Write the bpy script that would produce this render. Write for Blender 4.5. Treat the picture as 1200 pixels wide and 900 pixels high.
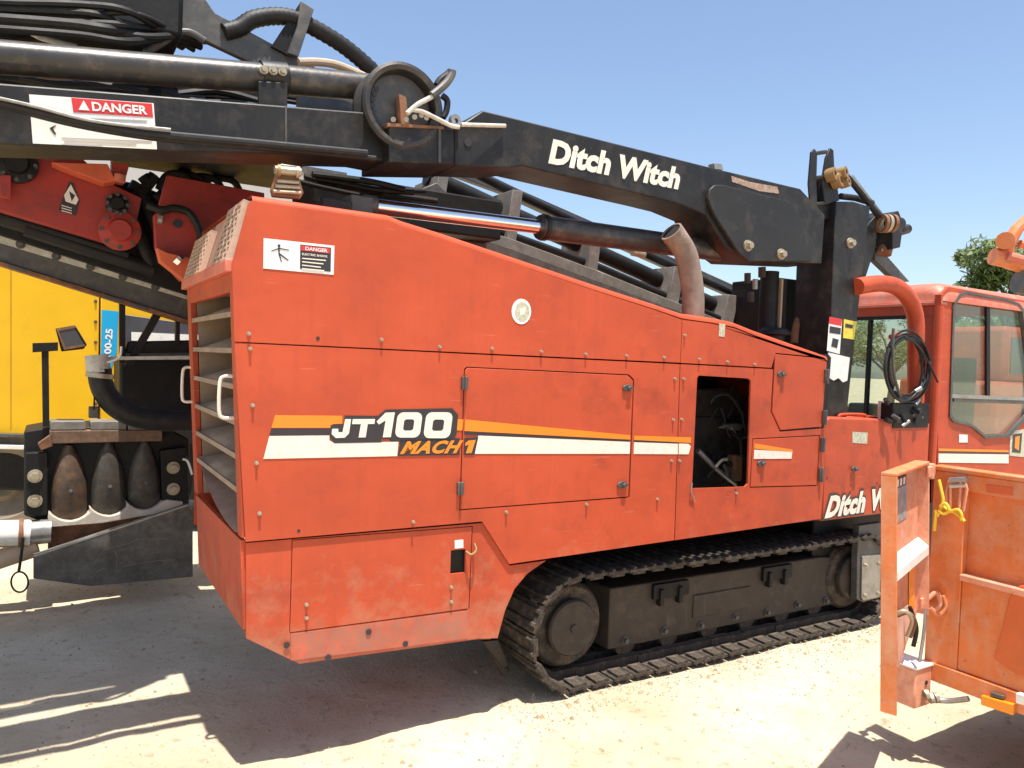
import bpy, bmesh, math, random
from mathutils import Vector, Matrix
random.seed(7)
S = bpy.context.scene
for o in list(bpy.data.objects): bpy.data.objects.remove(o)
COL = S.collection
rad = math.radians

# ------------------------------------------------------------------ camera
F = 899.0
YAW, PITCH, ROLL = rad(58.83), rad(-1.56), rad(2.22)
CAM = Vector((0, -3.2, 1.74))
fwd = Vector((math.cos(YAW)*math.cos(PITCH), math.sin(YAW)*math.cos(PITCH), math.sin(PITCH)))
rt0 = Vector((math.sin(YAW), -math.cos(YAW), 0))
up0 = rt0.cross(fwd)
RT = rt0*math.cos(ROLL) + up0*math.sin(ROLL)
UP = -rt0*math.sin(ROLL) + up0*math.cos(ROLL)
cd = bpy.data.cameras.new('camera'); cam = bpy.data.objects.new('camera', cd); COL.objects.link(cam)
cd.sensor_width = 36; cd.lens = F/1200*36; cd.clip_end = 2000; cd.clip_start = .05
M = Matrix((RT, UP, -fwd)).transposed().to_4x4(); M.translation = CAM
cam.matrix_world = M
S.camera = cam

# ------------------------------------------------------------------ light
SUN_TILT = rad(12.0)                     # away from the zenith, towards -Y
sdir = Vector((-.03, -math.sin(SUN_TILT), math.cos(SUN_TILT))).normalized()
w = bpy.data.worlds.new('World'); S.world = w; w.use_nodes = True
nt = w.node_tree
sky = nt.nodes.new('ShaderNodeTexSky'); sky.sky_type = 'NISHITA'; sky.sun_disc = False
sky.sun_elevation = math.asin(sdir.z); sky.sun_rotation = math.atan2(sdir.x, sdir.y)
sky.altitude = 0; sky.air_density = 1.0; sky.dust_density = 1.3; sky.ozone_density = 1.0
bg = nt.nodes['Background']; bg.inputs[1].default_value = .122
nt.links.new(sky.outputs[0], bg.inputs[0])
sl = bpy.data.lights.new('sun', 'SUN'); sl.energy = 5.0; sl.angle = rad(.53); sl.color = (1, .95, .87)
so = bpy.data.objects.new('sun', sl); COL.objects.link(so)
so.rotation_euler = (-sdir).to_track_quat('-Z', 'Y').to_euler(); so.location = (0, -6, 20)
S.view_settings.view_transform = 'Standard'; S.view_settings.look = 'None'
S.view_settings.exposure = .78; S.view_settings.gamma = 1

# ------------------------------------------------------------------ pixel -> world helpers
def ray(u, v): return RT*((u-600)/F) - UP*((v-450)/F) + fwd
def W(u, v, y=0.0): d = ray(u, v); return CAM + d*((y-CAM.y)/d.y)
def WX(u, v, x): d = ray(u, v); return CAM + d*((x-CAM.x)/d.x)
def WZ(u, v, z=0.0): d = ray(u, v); return CAM + d*((z-CAM.z)/d.z)

# ------------------------------------------------------------------ materials
def _n(nt, t, **k):
    n = nt.nodes.new(t)
    for a, b in k.items():
        if a in n.inputs: n.inputs[a].default_value = b
        else: setattr(n, a, b)
    return n
def mat(name, col, rough=.5, metal=0.0, var=.12, dirt=None, damt=.3, dscale=3.0, streak=0.0, bump=.15, bscale=60.0, spec=.5, chips=0.0, chipcol=(.2, .17, .15), smudge=0.0):
    m = bpy.data.materials.new(name); m.use_nodes = True; nt = m.node_tree; L = nt.links.new
    b = nt.nodes['Principled BSDF']; b.inputs['Metallic'].default_value = metal
    b.inputs['Specular IOR Level'].default_value = spec
    tc = _n(nt, 'ShaderNodeTexCoord')
    n1 = _n(nt, 'ShaderNodeTexNoise', Scale=dscale, Detail=7.0, Roughness=.62); L(tc.outputs['Object'], n1.inputs['Vector'])
    c4 = (*col, 1)
    lo = tuple(max(0, c*(1-var)) for c in col)+(1,); hi = tuple(min(1, c*(1+var)) for c in col)+(1,)
    r1 = _n(nt, 'ShaderNodeValToRGB'); r1.color_ramp.elements[0].position = .3; r1.color_ramp.elements[1].position = .7
    r1.color_ramp.elements[0].color = lo; r1.color_ramp.elements[1].color = hi
    L(n1.outputs['Fac'], r1.inputs[0]); out = r1.outputs[0]
    if dirt:
        mp = _n(nt, 'ShaderNodeMapping'); L(tc.outputs['Object'], mp.inputs['Vector'])
        mp.inputs['Scale'].default_value = (1, 1, 1)
        mp.inputs['Location'].default_value = (3.1, 1.7, 5.3)
        n2 = _n(nt, 'ShaderNodeTexNoise', Scale=dscale*2.3, Detail=9.0, Roughness=.72); L(mp.outputs[0], n2.inputs['Vector'])
        r2 = _n(nt, 'ShaderNodeValToRGB'); r2.color_ramp.elements[0].position = .60-.32*damt; r2.color_ramp.elements[1].position = .86-.2*damt
        r2.color_ramp.elements[0].color = (0, 0, 0, 1); r2.color_ramp.elements[1].color = (min(1, .35+damt),)*3+(1,)
        L(n2.outputs['Fac'], r2.inputs[0])
        mx = _n(nt, 'ShaderNodeMixRGB'); mx.inputs[2].default_value = (*dirt, 1)
        L(r2.outputs[0], mx.inputs[0]); L(out, mx.inputs[1]); out = mx.outputs[0]
        if streak > 0:
            mp2 = _n(nt, 'ShaderNodeMapping'); L(tc.outputs['Object'], mp2.inputs['Vector'])
            mp2.inputs['Scale'].default_value = (22, 22, 1.3)
            n3 = _n(nt, 'ShaderNodeTexNoise', Scale=1.0, Detail=5.0, Roughness=.6); L(mp2.outputs[0], n3.inputs['Vector'])
            r3 = _n(nt, 'ShaderNodeValToRGB'); r3.color_ramp.elements[0].position = .52; r3.color_ramp.elements[1].position = .78
            r3.color_ramp.elements[0].color = (0, 0, 0, 1); r3.color_ramp.elements[1].color = (streak,)*3+(1,)
            L(n3.outputs['Fac'], r3.inputs[0])
            mx2 = _n(nt, 'ShaderNodeMixRGB'); mx2.inputs[2].default_value = (*dirt, 1)
            L(r3.outputs[0], mx2.inputs[0]); L(out, mx2.inputs[1]); out = mx2.outputs[0]
    if chips > 0:
        n4 = _n(nt, 'ShaderNodeTexNoise', Scale=26.0, Detail=6.0, Roughness=.75); L(tc.outputs['Object'], n4.inputs['Vector'])
        r4 = _n(nt, 'ShaderNodeValToRGB'); r4.color_ramp.elements[0].position = .70-chips*.1; r4.color_ramp.elements[1].position = .73-chips*.1
        r4.color_ramp.elements[0].color = (0, 0, 0, 1); r4.color_ramp.elements[1].color = (.85, .85, .85, 1)
        L(n4.outputs['Fac'], r4.inputs[0])
        mx4 = _n(nt, 'ShaderNodeMixRGB'); mx4.inputs[2].default_value = (*chipcol, 1)
        L(r4.outputs[0], mx4.inputs[0]); L(out, mx4.inputs[1]); out = mx4.outputs[0]
    if smudge > 0:
        ns = _n(nt, 'ShaderNodeTexNoise', Scale=3.4, Detail=9.0, Roughness=.72, Distortion=.2); L(tc.outputs['Object'], ns.inputs['Vector'])
        rs_ = _n(nt, 'ShaderNodeValToRGB'); rs_.color_ramp.elements[0].position = .54; rs_.color_ramp.elements[1].position = .68
        rs_.color_ramp.elements[0].color = (0, 0, 0, 1); rs_.color_ramp.elements[1].color = (smudge,)*3+(1,); L(ns.outputs['Fac'], rs_.inputs[0])
        sx = _n(nt, 'ShaderNodeSeparateXYZ'); L(tc.outputs['Object'], sx.inputs[0])
        mr = _n(nt, 'ShaderNodeMapRange'); mr.inputs['From Min'].default_value = 1.5; mr.inputs['From Max'].default_value = 2.9; mr.inputs['To Min'].default_value = .25; L(sx.outputs[0], mr.inputs['Value'])
        mu = _n(nt, 'ShaderNodeMath', operation='MULTIPLY'); L(rs_.outputs[0], mu.inputs[0]); L(mr.outputs[0], mu.inputs[1])
        mx5 = _n(nt, 'ShaderNodeMixRGB'); mx5.inputs[2].default_value = (.17, .035, .02, 1); L(mu.outputs[0], mx5.inputs[0]); L(out, mx5.inputs[1]); out = mx5.outputs[0]
        # fine pale scratches
        mp6 = _n(nt, 'ShaderNodeMapping'); mp6.inputs['Scale'].default_value = (3, 3, 60); mp6.inputs['Rotation'].default_value = (0, .5, 0); L(tc.outputs['Object'], mp6.inputs['Vector'])
        n6 = _n(nt, 'ShaderNodeTexNoise', Scale=1.6, Detail=3.0); L(mp6.outputs[0], n6.inputs['Vector'])
        r6 = _n(nt, 'ShaderNodeValToRGB'); r6.color_ramp.elements[0].position = .68; r6.color_ramp.elements[1].position = .74; r6.color_ramp.elements[0].color = (0, 0, 0, 1); r6.color_ramp.elements[1].color = (.30, .30, .30, 1); L(n6.outputs['Fac'], r6.inputs[0])
        mx6 = _n(nt, 'ShaderNodeMixRGB'); mx6.inputs[2].default_value = (.72, .30, .20, 1); L(r6.outputs[0], mx6.inputs[0]); L(out, mx6.inputs[1]); out = mx6.outputs[0]
    if smudge > 0:   # dust and dried mud splashed on the lowest sheets, in uneven patches
        nd = _n(nt, 'ShaderNodeTexNoise', Scale=7.0, Detail=8.0, Roughness=.7); L(tc.outputs['Object'], nd.inputs['Vector'])
        md = _n(nt, 'ShaderNodeMapRange'); md.inputs['From Min'].default_value = 1.05; md.inputs['From Max'].default_value = .40; md.inputs['To Max'].default_value = .34; L(sx.outputs[2], md.inputs['Value'])
        ad = _n(nt, 'ShaderNodeMath', operation='ADD'); L(nd.outputs['Fac'], ad.inputs[0]); L(md.outputs[0], ad.inputs[1])
        rd = _n(nt, 'ShaderNodeValToRGB'); rd.color_ramp.elements[0].position = .66; rd.color_ramp.elements[1].position = .90; rd.color_ramp.elements[0].color = (0, 0, 0, 1); rd.color_ramp.elements[1].color = (.62, .62, .62, 1); L(ad.outputs[0], rd.inputs[0])
        mxd = _n(nt, 'ShaderNodeMixRGB'); mxd.inputs[2].default_value = (.46, .20, .115, 1); L(rd.outputs[0], mxd.inputs[0]); L(out, mxd.inputs[1]); out = mxd.outputs[0]
    L(out, b.inputs['Base Color'])
    rr = _n(nt, 'ShaderNodeMapRange'); rr.inputs['To Min'].default_value = max(.03, rough-.12); rr.inputs['To Max'].default_value = min(1, rough+.15)
    L(n1.outputs['Fac'], rr.inputs['Value']); L(rr.outputs[0], b.inputs['Roughness'])
    if bump > 0:
        nb = _n(nt, 'ShaderNodeTexNoise', Scale=bscale, Detail=4.0); L(tc.outputs['Object'], nb.inputs['Vector'])
        bp = _n(nt, 'ShaderNodeBump', Strength=bump, Distance=.004); L(nb.outputs['Fac'], bp.inputs['Height'])
        nb2 = _n(nt, 'ShaderNodeTexNoise', Scale=4.5, Detail=2.0); L(tc.outputs['Object'], nb2.inputs['Vector'])      # shallow dents
        bp2 = _n(nt, 'ShaderNodeBump', Strength=.5 if smudge else .25, Distance=.012); L(nb2.outputs['Fac'], bp2.inputs['Height']); L(bp.outputs[0], bp2.inputs['Normal']); L(bp2.outputs[0], b.inputs['Normal'])
    return m
def glassmat(name, tint, gl=.25):
    m = bpy.data.materials.new(name); m.use_nodes = True; nt = m.node_tree; nt.nodes.clear(); L = nt.links.new
    o = _n(nt, 'ShaderNodeOutputMaterial'); t = _n(nt, 'ShaderNodeBsdfTransparent'); t.inputs[0].default_value = (*tint, 1)
    g = _n(nt, 'ShaderNodeBsdfGlossy'); g.inputs[0].default_value = (.85, .95, .9, 1); g.inputs['Roughness'].default_value = .04
    d = _n(nt, 'ShaderNodeBsdfDiffuse'); d.inputs[0].default_value = (.36, .40, .34, 1)
    lw = _n(nt, 'ShaderNodeLayerWeight', Blend=.5); pw = _n(nt, 'ShaderNodeMath', operation='POWER'); pw.inputs[1].default_value = 3.5; L(lw.outputs['Facing'], pw.inputs[0])
    fz = _n(nt, 'ShaderNodeMath', operation='MULTIPLY_ADD'); fz.inputs[1].default_value = .5; fz.inputs[2].default_value = .04; L(pw.outputs[0], fz.inputs[0]); mx = _n(nt, 'ShaderNodeMixShader'); mx2 = _n(nt, 'ShaderNodeMixShader')
    mx2.inputs[0].default_value = gl
    L(t.outputs[0], mx2.inputs[1]); L(d.outputs[0], mx2.inputs[2])
    L(fz.outputs[0], mx.inputs[0]); L(mx2.outputs[0], mx.inputs[1]); L(g.outputs[0], mx.inputs[2]); L(mx.outputs[0], o.inputs[0])
    return m
DUST = (.42, .34, .27)
RED = mat('faded_red_paint', (.50, .077, .029), .55, spec=.3, var=.12, dirt=(.33, .052, .028), damt=.3, dscale=1.5, streak=.3, bump=.05, chips=.15, chipcol=(.33, .07, .045), smudge=.42)
RED2 = mat('faded_red_paint_worn', (.48, .073, .028), .55, spec=.3, var=.18, dirt=(.30, .06, .035), damt=.4, dscale=3.0, streak=.3, bump=.06, chips=.5, chipcol=(.30, .12, .08), smudge=.5)
PINK = mat('sunbleached_red_paint', (.60, .15, .09), .55, var=.12, dirt=DUST, damt=.35, dscale=4)
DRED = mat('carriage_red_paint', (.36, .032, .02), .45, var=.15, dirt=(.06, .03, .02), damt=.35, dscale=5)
DUSTRED = mat('dusty_grille_paint', (.48, .30, .21), .8, var=.18, dirt=(.42, .14, .08), damt=.35, dscale=6)
BLACK = mat('boom_black_paint', (.015, .0142, .0138), .46, spec=.35, var=.35, dirt=(.085, .066, .052), damt=.35, dscale=3.5, streak=.12, chips=.2, chipcol=(.22, .10, .05))
BLACKM = mat('black_machine_paint', (.008, .0075, .0075), .55, spec=.3, var=.3, dirt=(.035, .027, .021), damt=.3, dscale=5)
STEEL = mat('worn_steel', (.34, .33, .31), .42, metal=.75, var=.2, dirt=(.16, .10, .06), damt=.35, dscale=9)
ZINC = mat('zinc_bolt', (.40, .345, .25), .45, metal=.5, var=.15, dirt=(.3, .22, .1), damt=.3, dscale=30)
PALE = mat('pale_rack_steel', (.52, .50, .43), .6, metal=.05, var=.2, dirt=(.14, .10, .07), damt=.35, dscale=9)
DGST = mat('dusty_grey_steel', (.17, .155, .135), .7, metal=.05, var=.3, dirt=(.34, .29, .24), damt=.35, dscale=8)
CHROME = mat('chrome_rod', (.78, .79, .80), .10, metal=1.0, var=.04, bump=0)
GREYP = mat('grey_worn_paint', (.075, .072, .068), .5, metal=.1, var=.3, dirt=(.20, .165, .13), damt=.35, dscale=6)
CYLP = mat('cylinder_grey_paint', (.05, .045, .042), .36, metal=.25, var=.2, dirt=(.22, .17, .13), damt=.3, dscale=5)
RUBBER = mat('black_rubber', (.010, .0095, .0095), .55, spec=.35, var=.2, dirt=(.05, .04, .033), damt=.3, dscale=9)
RUST = mat('rusty_steel', (.24, .11, .055), .8, metal=.1, var=.4, dirt=(.10, .06, .04), damt=.45, dscale=11)
EXH = mat('rusty_exhaust_pipe', (.25, .19, .15), .85, metal=.0, var=.3, dirt=(.17, .085, .055), damt=.45, dscale=9, streak=.3)
TRACKM = mat('dirty_track_steel', (.045, .034, .026), .75, metal=.1, var=.4, dirt=(.24, .18, .12), damt=.42, dscale=8)
FRAMEM = mat('track_frame_brown', (.042, .031, .023), .65, var=.3, dirt=(.11, .08, .055), damt=.35, dscale=5)
DUSTW = mat('caked_pale_dust', (.46, .41, .345), .95, var=.15, dirt=(.4, .3, .2), damt=.3, dscale=12, bump=.5)
DARKJ = mat('dark_jaw_steel', (.06, .056, .046), .55, metal=.2, var=.4, dirt=(.20, .12, .07), damt=.35, dscale=10)
BLADE = mat('scratched_blade_steel', (.085, .08, .072), .5, metal=.3, var=.35, dirt=(.21, .19, .16), damt=.45, dscale=6, streak=.2)
WHITE = mat('white_sticker', (.80, .77, .72), .5, var=.04, dirt=(.45, .4, .34), damt=.2, dscale=12, bump=0)
CREAM = mat('cream_decal', (.80, .72, .60), .5, var=.06, dirt=(.45, .33, .24), damt=.25, dscale=12, bump=0)
ORDEC = mat('orange_decal', (.82, .24, .015), .45, var=.06, bump=0)
DKDEC = mat('dark_decal', (.03, .026, .03), .45, var=.1, bump=0)
REDDEC = mat('danger_red_print', (.62, .03, .03), .45, var=.05, bump=0)
GREYPR = mat('grey_print', (.42, .40, .38), .6, var=.05, bump=0)
YELST = mat('yellow_sticker', (.78, .60, .06), .5, var=.1, dirt=(.3, .25, .1), damt=.4, dscale=30, bump=0)
OLIVE = mat('worn_round_sticker', (.56, .53, .40), .6, var=.35, dirt=(.24, .26, .14), damt=.5, dscale=60, bump=0)
GOLD = mat('brass_fitting', (.30, .18, .075), .55, metal=.4, var=.25, dirt=(.2, .12, .05), damt=.4, dscale=30)
WHITEP = mat('white_paint', (.78, .76, .70), .5, var=.06, dirt=(.4, .33, .25), damt=.25, dscale=9)
YEL = mat('yellow_paint', (.78, .44, .004), .45, var=.05, dirt=(.55, .33, .02), damt=.15, dscale=3)
BLUE = mat('blue_strip', (.01, .36, .66), .45, var=.05, bump=0)
DGREY = mat('dark_grey_panel', (.06, .06, .068), .4, var=.2)
ORG = mat('trailer_orange_paint', (.66, .175, .042), .5, var=.15, dirt=(.62, .33, .20), damt=.5, dscale=4, streak=.45, chips=.6, chipcol=(.30, .14, .09))
ORGP = mat('worn_orange_paint', (.70, .32, .20), .6, var=.18, dirt=(.50, .14, .06), damt=.5, dscale=8, streak=.3, chips=.5, chipcol=(.25, .2, .17))
AMBER = mat('amber_reflector', (.85, .28, .01), .2, var=.05, bump=0)
YROPE = mat('yellow_rope', (.80, .55, .04), .7, var=.15)
TAN = mat('tan_hose', (.45, .33, .22), .6, var=.2)
SEAT = mat('seat_fabric', (.05, .05, .05), .8)
GLASS = glassmat('cab_glass', (.80, .86, .80), .14)
BARK = mat('bark', (.10, .075, .055), .9, bump=.5, bscale=20)
MUD = mat('muddy_wheel', (.22, .18, .13), .9, var=.25, dirt=(.1, .08, .06), damt=.4)
PLASTW = mat('far_white_wall', (.66, .65, .62), .8, var=.05)

# ------------------------------------------------------------------ mesh helpers
def link(ob, parent=None):
    COL.objects.link(ob)
    if parent:
        ob.parent = parent; ob.matrix_parent_inverse = PINV[parent.name]
    return ob
PINV = {}
def thing(name, label, cat, loc=(0, 0, 0), group=None):
    o = bpy.data.objects.new(name, None); o.location = loc; o.empty_display_size = .2
    COL.objects.link(o); o['label'] = label; o['category'] = cat
    if group: o['group'] = group
    PINV[o.name] = Matrix.Translation(-Vector(loc))
    return o
class MB:
    def __init__(s): s.v = []; s.f = []; s.mi = []; s.cur = 0
    def add(s, vs, fs):
        k = len(s.v); s.v += [tuple(p) for p in vs]
        for f in fs: s.f.append([i+k for i in f]); s.mi.append(s.cur)
    def box(s, a, b):
        x0, y0, z0 = a; x1, y1, z1 = b
        s.add([(x0,y0,z0),(x1,y0,z0),(x1,y1,z0),(x0,y1,z0),(x0,y0,z1),(x1,y0,z1),(x1,y1,z1),(x0,y1,z1)],
              [(3,2,1,0),(4,5,6,7),(0,1,5,4),(1,2,6,5),(2,3,7,6),(3,0,4,7)])
        return s
    def obox(s, o, ax, ay, az):           # oriented box: corner + three edge vectors
        o, ax, ay, az = map(Vector, (o, ax, ay, az))
        p = [o, o+ax, o+ax+ay, o+ay]; q = [v+az for v in p]
        fl = ax.cross(ay).dot(az) < 0
        fs = [(3,2,1,0),(4,5,6,7),(0,1,5,4),(1,2,6,5),(2,3,7,6),(3,0,4,7)]
        s.add(p+q, [f[::-1] for f in fs] if fl else fs); return s
    def prism(s, pts, ext):               # planar polygon pushed along ext
        pts = [Vector(p) for p in pts]; ext = Vector(ext); n = len(pts)
        nor = Vector((0, 0, 0))
        for i in range(n): nor += pts[i].cross(pts[(i+1) % n])
        if nor.dot(ext) > 0: pts = pts[::-1]
        back = [p+ext for p in pts]
        s.add(pts+back, [tuple(range(n)), tuple(range(2*n-1, n-1, -1))]+[(i, i+n, (i+1) % n+n, (i+1) % n) for i in range(n)])
        return s
    def tube(s, path, r, seg=12, caps=True, closed=False):
        P = [Vector(p) for p in path]; n = len(P)
        rs = r if isinstance(r, (list, tuple)) else [r]*n
        ref = None; rings = []
        for i in range(n):
            if closed: t = P[(i+1) % n]-P[i-1]
            else: t = (P[min(i+1, n-1)]-P[max(i-1, 0)])
            t.normalize()
            if ref is None:
                ref = t.orthogonal().normalized()
            else:
                ref = (ref - t*ref.dot(t)).normalized()
            b = t.cross(ref)
            rings.append([P[i]+(ref*math.cos(a)+b*math.sin(a))*rs[i] for a in [2*math.pi*k/seg for k in range(seg)]])
        vs = [v for R_ in rings for v in R_]; fs = []
        m = n if closed else n-1
        for i in range(m):
            for k in range(seg):
                a = i*seg+k; b_ = i*seg+(k+1) % seg; j = (i+1) % n
                fs.append((a, b_, j*seg+(k+1) % seg, j*seg+k))
        if caps and not closed:
            fs.append(tuple(range(seg-1, -1, -1))); fs.append(tuple((n-1)*seg+k for k in range(seg)))
        s.add(vs, fs); return s
    def cyl(s, a, b, r, seg=16, r2=None): return s.tube([a, b], [r, r if r2 is None else r2], seg)
    def ring(s, c, axis, prof, seg=32):   # lathe: prof = [(radius, along axis)] closed
        c = Vector(c); ax = Vector(axis).normalized(); u = ax.orthogonal().normalized(); v = ax.cross(u); n = len(prof)
        vs = []; fs = []
        for k in range(seg):
            a = 2*math.pi*k/seg; d = u*math.cos(a)+v*math.sin(a)
            for (r, h) in prof: vs.append(c+d*r+ax*h)
        for k in range(seg):
            j = (k+1) % seg
            for i in range(n):
                i2 = (i+1) % n; fs.append((k*n+i, j*n+i, j*n+i2, k*n+i2))
        s.add(vs, fs); return s
    def mesh(s, name, m, smooth=30):
        me = bpy.data.meshes.new(name); me.from_pydata(s.v, [], s.f); me.update()
        for x in (m if isinstance(m, (list, tuple)) else [m]): me.materials.append(x)
        if any(s.mi): me.polygons.foreach_set('material_index', s.mi)
        bm = bmesh.new(); bm.from_mesh(me); bmesh.ops.recalc_face_normals(bm, faces=bm.faces); bm.to_mesh(me); bm.free()
        if smooth:
            me.polygons.foreach_set('use_smooth', [True]*len(me.polygons)); me.set_sharp_from_angle(angle=rad(smooth))
        return me
    def build(s, name, m, parent=None, bevel=0, smooth=30):
        ob = bpy.data.objects.new(name, s.mesh(name, m, smooth)); link(ob, parent)
        if parent: PINV[ob.name] = Matrix.Identity(4)
        if bevel:
            b = ob.modifiers.new('bevel', 'BEVEL'); b.width = bevel; b.segments = 2; b.limit_method = 'ANGLE'; b.angle_limit = rad(40)
        return ob
# children of parts: the part has an identity world matrix, so its parent inverse is identity
def plate(name, px, y, t, m, parent=None, bevel=.003, holes=()):
    """sheet in the plane Y=y, t thick (away from the near side), outline given as image points; holes cut through"""
    if not holes:
        return MB().prism([W(u, v, y) for u, v in px], (0, t, 0)).build(name, m, parent, bevel)
    bm = bmesh.new()
    for lp in [px]+list(holes):
        vs = [bm.verts.new(W(u, v, y)) for u, v in lp]
        for i in range(len(vs)): bm.edges.new((vs[i], vs[(i+1) % len(vs)]))
    bmesh.ops.triangle_fill(bm, use_beauty=True, use_dissolve=False, edges=bm.edges[:])
    r = bmesh.ops.extrude_face_region(bm, geom=bm.faces[:])
    bmesh.ops.translate(bm, vec=(0, t, 0), verts=[e for e in r['geom'] if isinstance(e, bmesh.types.BMVert)])
    bmesh.ops.recalc_face_normals(bm, faces=bm.faces)
    me = bpy.data.meshes.new(name); bm.to_mesh(me); bm.free(); me.materials.append(m)
    ob = bpy.data.objects.new(name, me); link(ob, parent)
    if parent: PINV[ob.name] = Matrix.Identity(4)
    return ob
def rrect(x0, y0, x1, y1, r, n=4):
    o = []
    for cx, cy, a0 in ((x1-r, y0+r, -90), (x1-r, y1-r, 0), (x0+r, y1-r, 90), (x0+r, y0+r, 180)):
        for k in range(n+1):
            a = rad(a0+90*k/n); o.append((cx+r*math.cos(a), cy+r*math.sin(a)))
    return o
def ell(cx, cy, rx, ry, n=20, a0=0): return [(cx+rx*math.cos(2*math.pi*k/n+a0), cy+ry*math.sin(2*math.pi*k/n+a0)) for k in range(n)]
def sheet(name, loops, y, m, parent, t=.0012):
    """thin printed film with real thickness; loops may hold holes"""
    if len(loops) == 1: return plate(name, loops[0], y, t, m, parent, 0)
    return plate(name, loops[0], y, t, m, parent, 0, loops[1:])
def text(name, body, quad, m, parent, off=0.0, shear=0.0, thick=.0008, space=1.0):
    """quad: world corners TL, TR, BR, BL the lettering is fitted to"""
    c = bpy.data.curves.new('t', 'FONT'); c.body = body; c.offset = off; c.space_character = space; c.shear = shear; c.resolution_u = 3
    o = bpy.data.objects.new('t', c); COL.objects.link(o)
    dg = bpy.context.evaluated_depsgraph_get(); me = bpy.data.meshes.new_from_object(o.evaluated_get(dg))
    bpy.data.objects.remove(o)
    xs = [v.co.x for v in me.vertices]; ys = [v.co.y for v in me.vertices]
    x0, x1, y0, y1 = min(xs), max(xs), min(ys), max(ys)
    TL, TR, BR, BL = [Vector(q) for q in quad]
    n = (TR-TL).cross(BL-TL).normalized()
    bm = bmesh.new(); bm.from_mesh(me)
    for v in bm.verts:
        a = (v.co.x-x0)/(x1-x0); b = (v.co.y-y0)/(y1-y0)
        v.co = (BL*(1-a)+BR*a)*(1-b)+(TL*(1-a)+TR*a)*b
    bm.to_mesh(me); bm.free(); me.name = name; me.materials.clear(); me.materials.append(m)
    ob = bpy.data.objects.new(name, me); link(ob, parent); PINV[ob.name] = Matrix.Identity(4)
    return ob
def pq(y, *pts): return [W(u, v, y) for u, v in pts]
def spline(pts, n=6):
    P = [Vector(p) for p in pts]; o = []
    for i in range(len(P)-1):
        p0, p1, p2, p3 = P[max(i-1, 0)], P[i], P[i+1], P[min(i+2, len(P)-1)]
        for k in range(n):
            t = k/n
            o.append(.5*((2*p1)+(p2-p0)*t+(2*p0-5*p1+4*p2-p3)*t*t+(3*p1-p0-3*p2+p3)*t**3))
    o.append(P[-1]); return o
def hose(name, pts, r, m, parent, seg=10, n=6): return MB().tube(spline(pts, n), r, seg).build(name, m, parent)
# shared bolt meshes
def bolt_mesh(r, h, mm=None):
    b = MB(); b.ring((0, 0, 0), (0, -1, 0), [(0.0005, 0), (r*1.55, 0), (r*1.5, h*.25), (0.0005, h*.25)], 14)
    b.ring((0, 0, 0), (0, -1, 0), [(0.0005, h*.2), (r, h*.2), (r*.92, h), (0.0005, h)], 6)
    return b.mesh('bolt', mm or ZINC)
BOLT = bolt_mesh(.0058, .014); BIGB = bolt_mesh(.020, .030)
DKB = bolt_mesh(.016, .026, GREYP)
HOLE = MB().ring((0, 0, 0), (0, -1, 0), [(0.0005, .001), (.010, .001), (.010, .002), (0.0005, .002)], 14).mesh('bolt_hole', DKDEC)
def bolts(px, y, parent, me=BOLT, name='bolt', sc=1.0):
    for u, v in px:
        ob = bpy.data.objects.new(name, me); ob.location = W(u, v, y); link(ob, parent)
        ob.rotation_euler = (0, random.random()*6, 0); ob.scale = (sc,)*3

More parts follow.
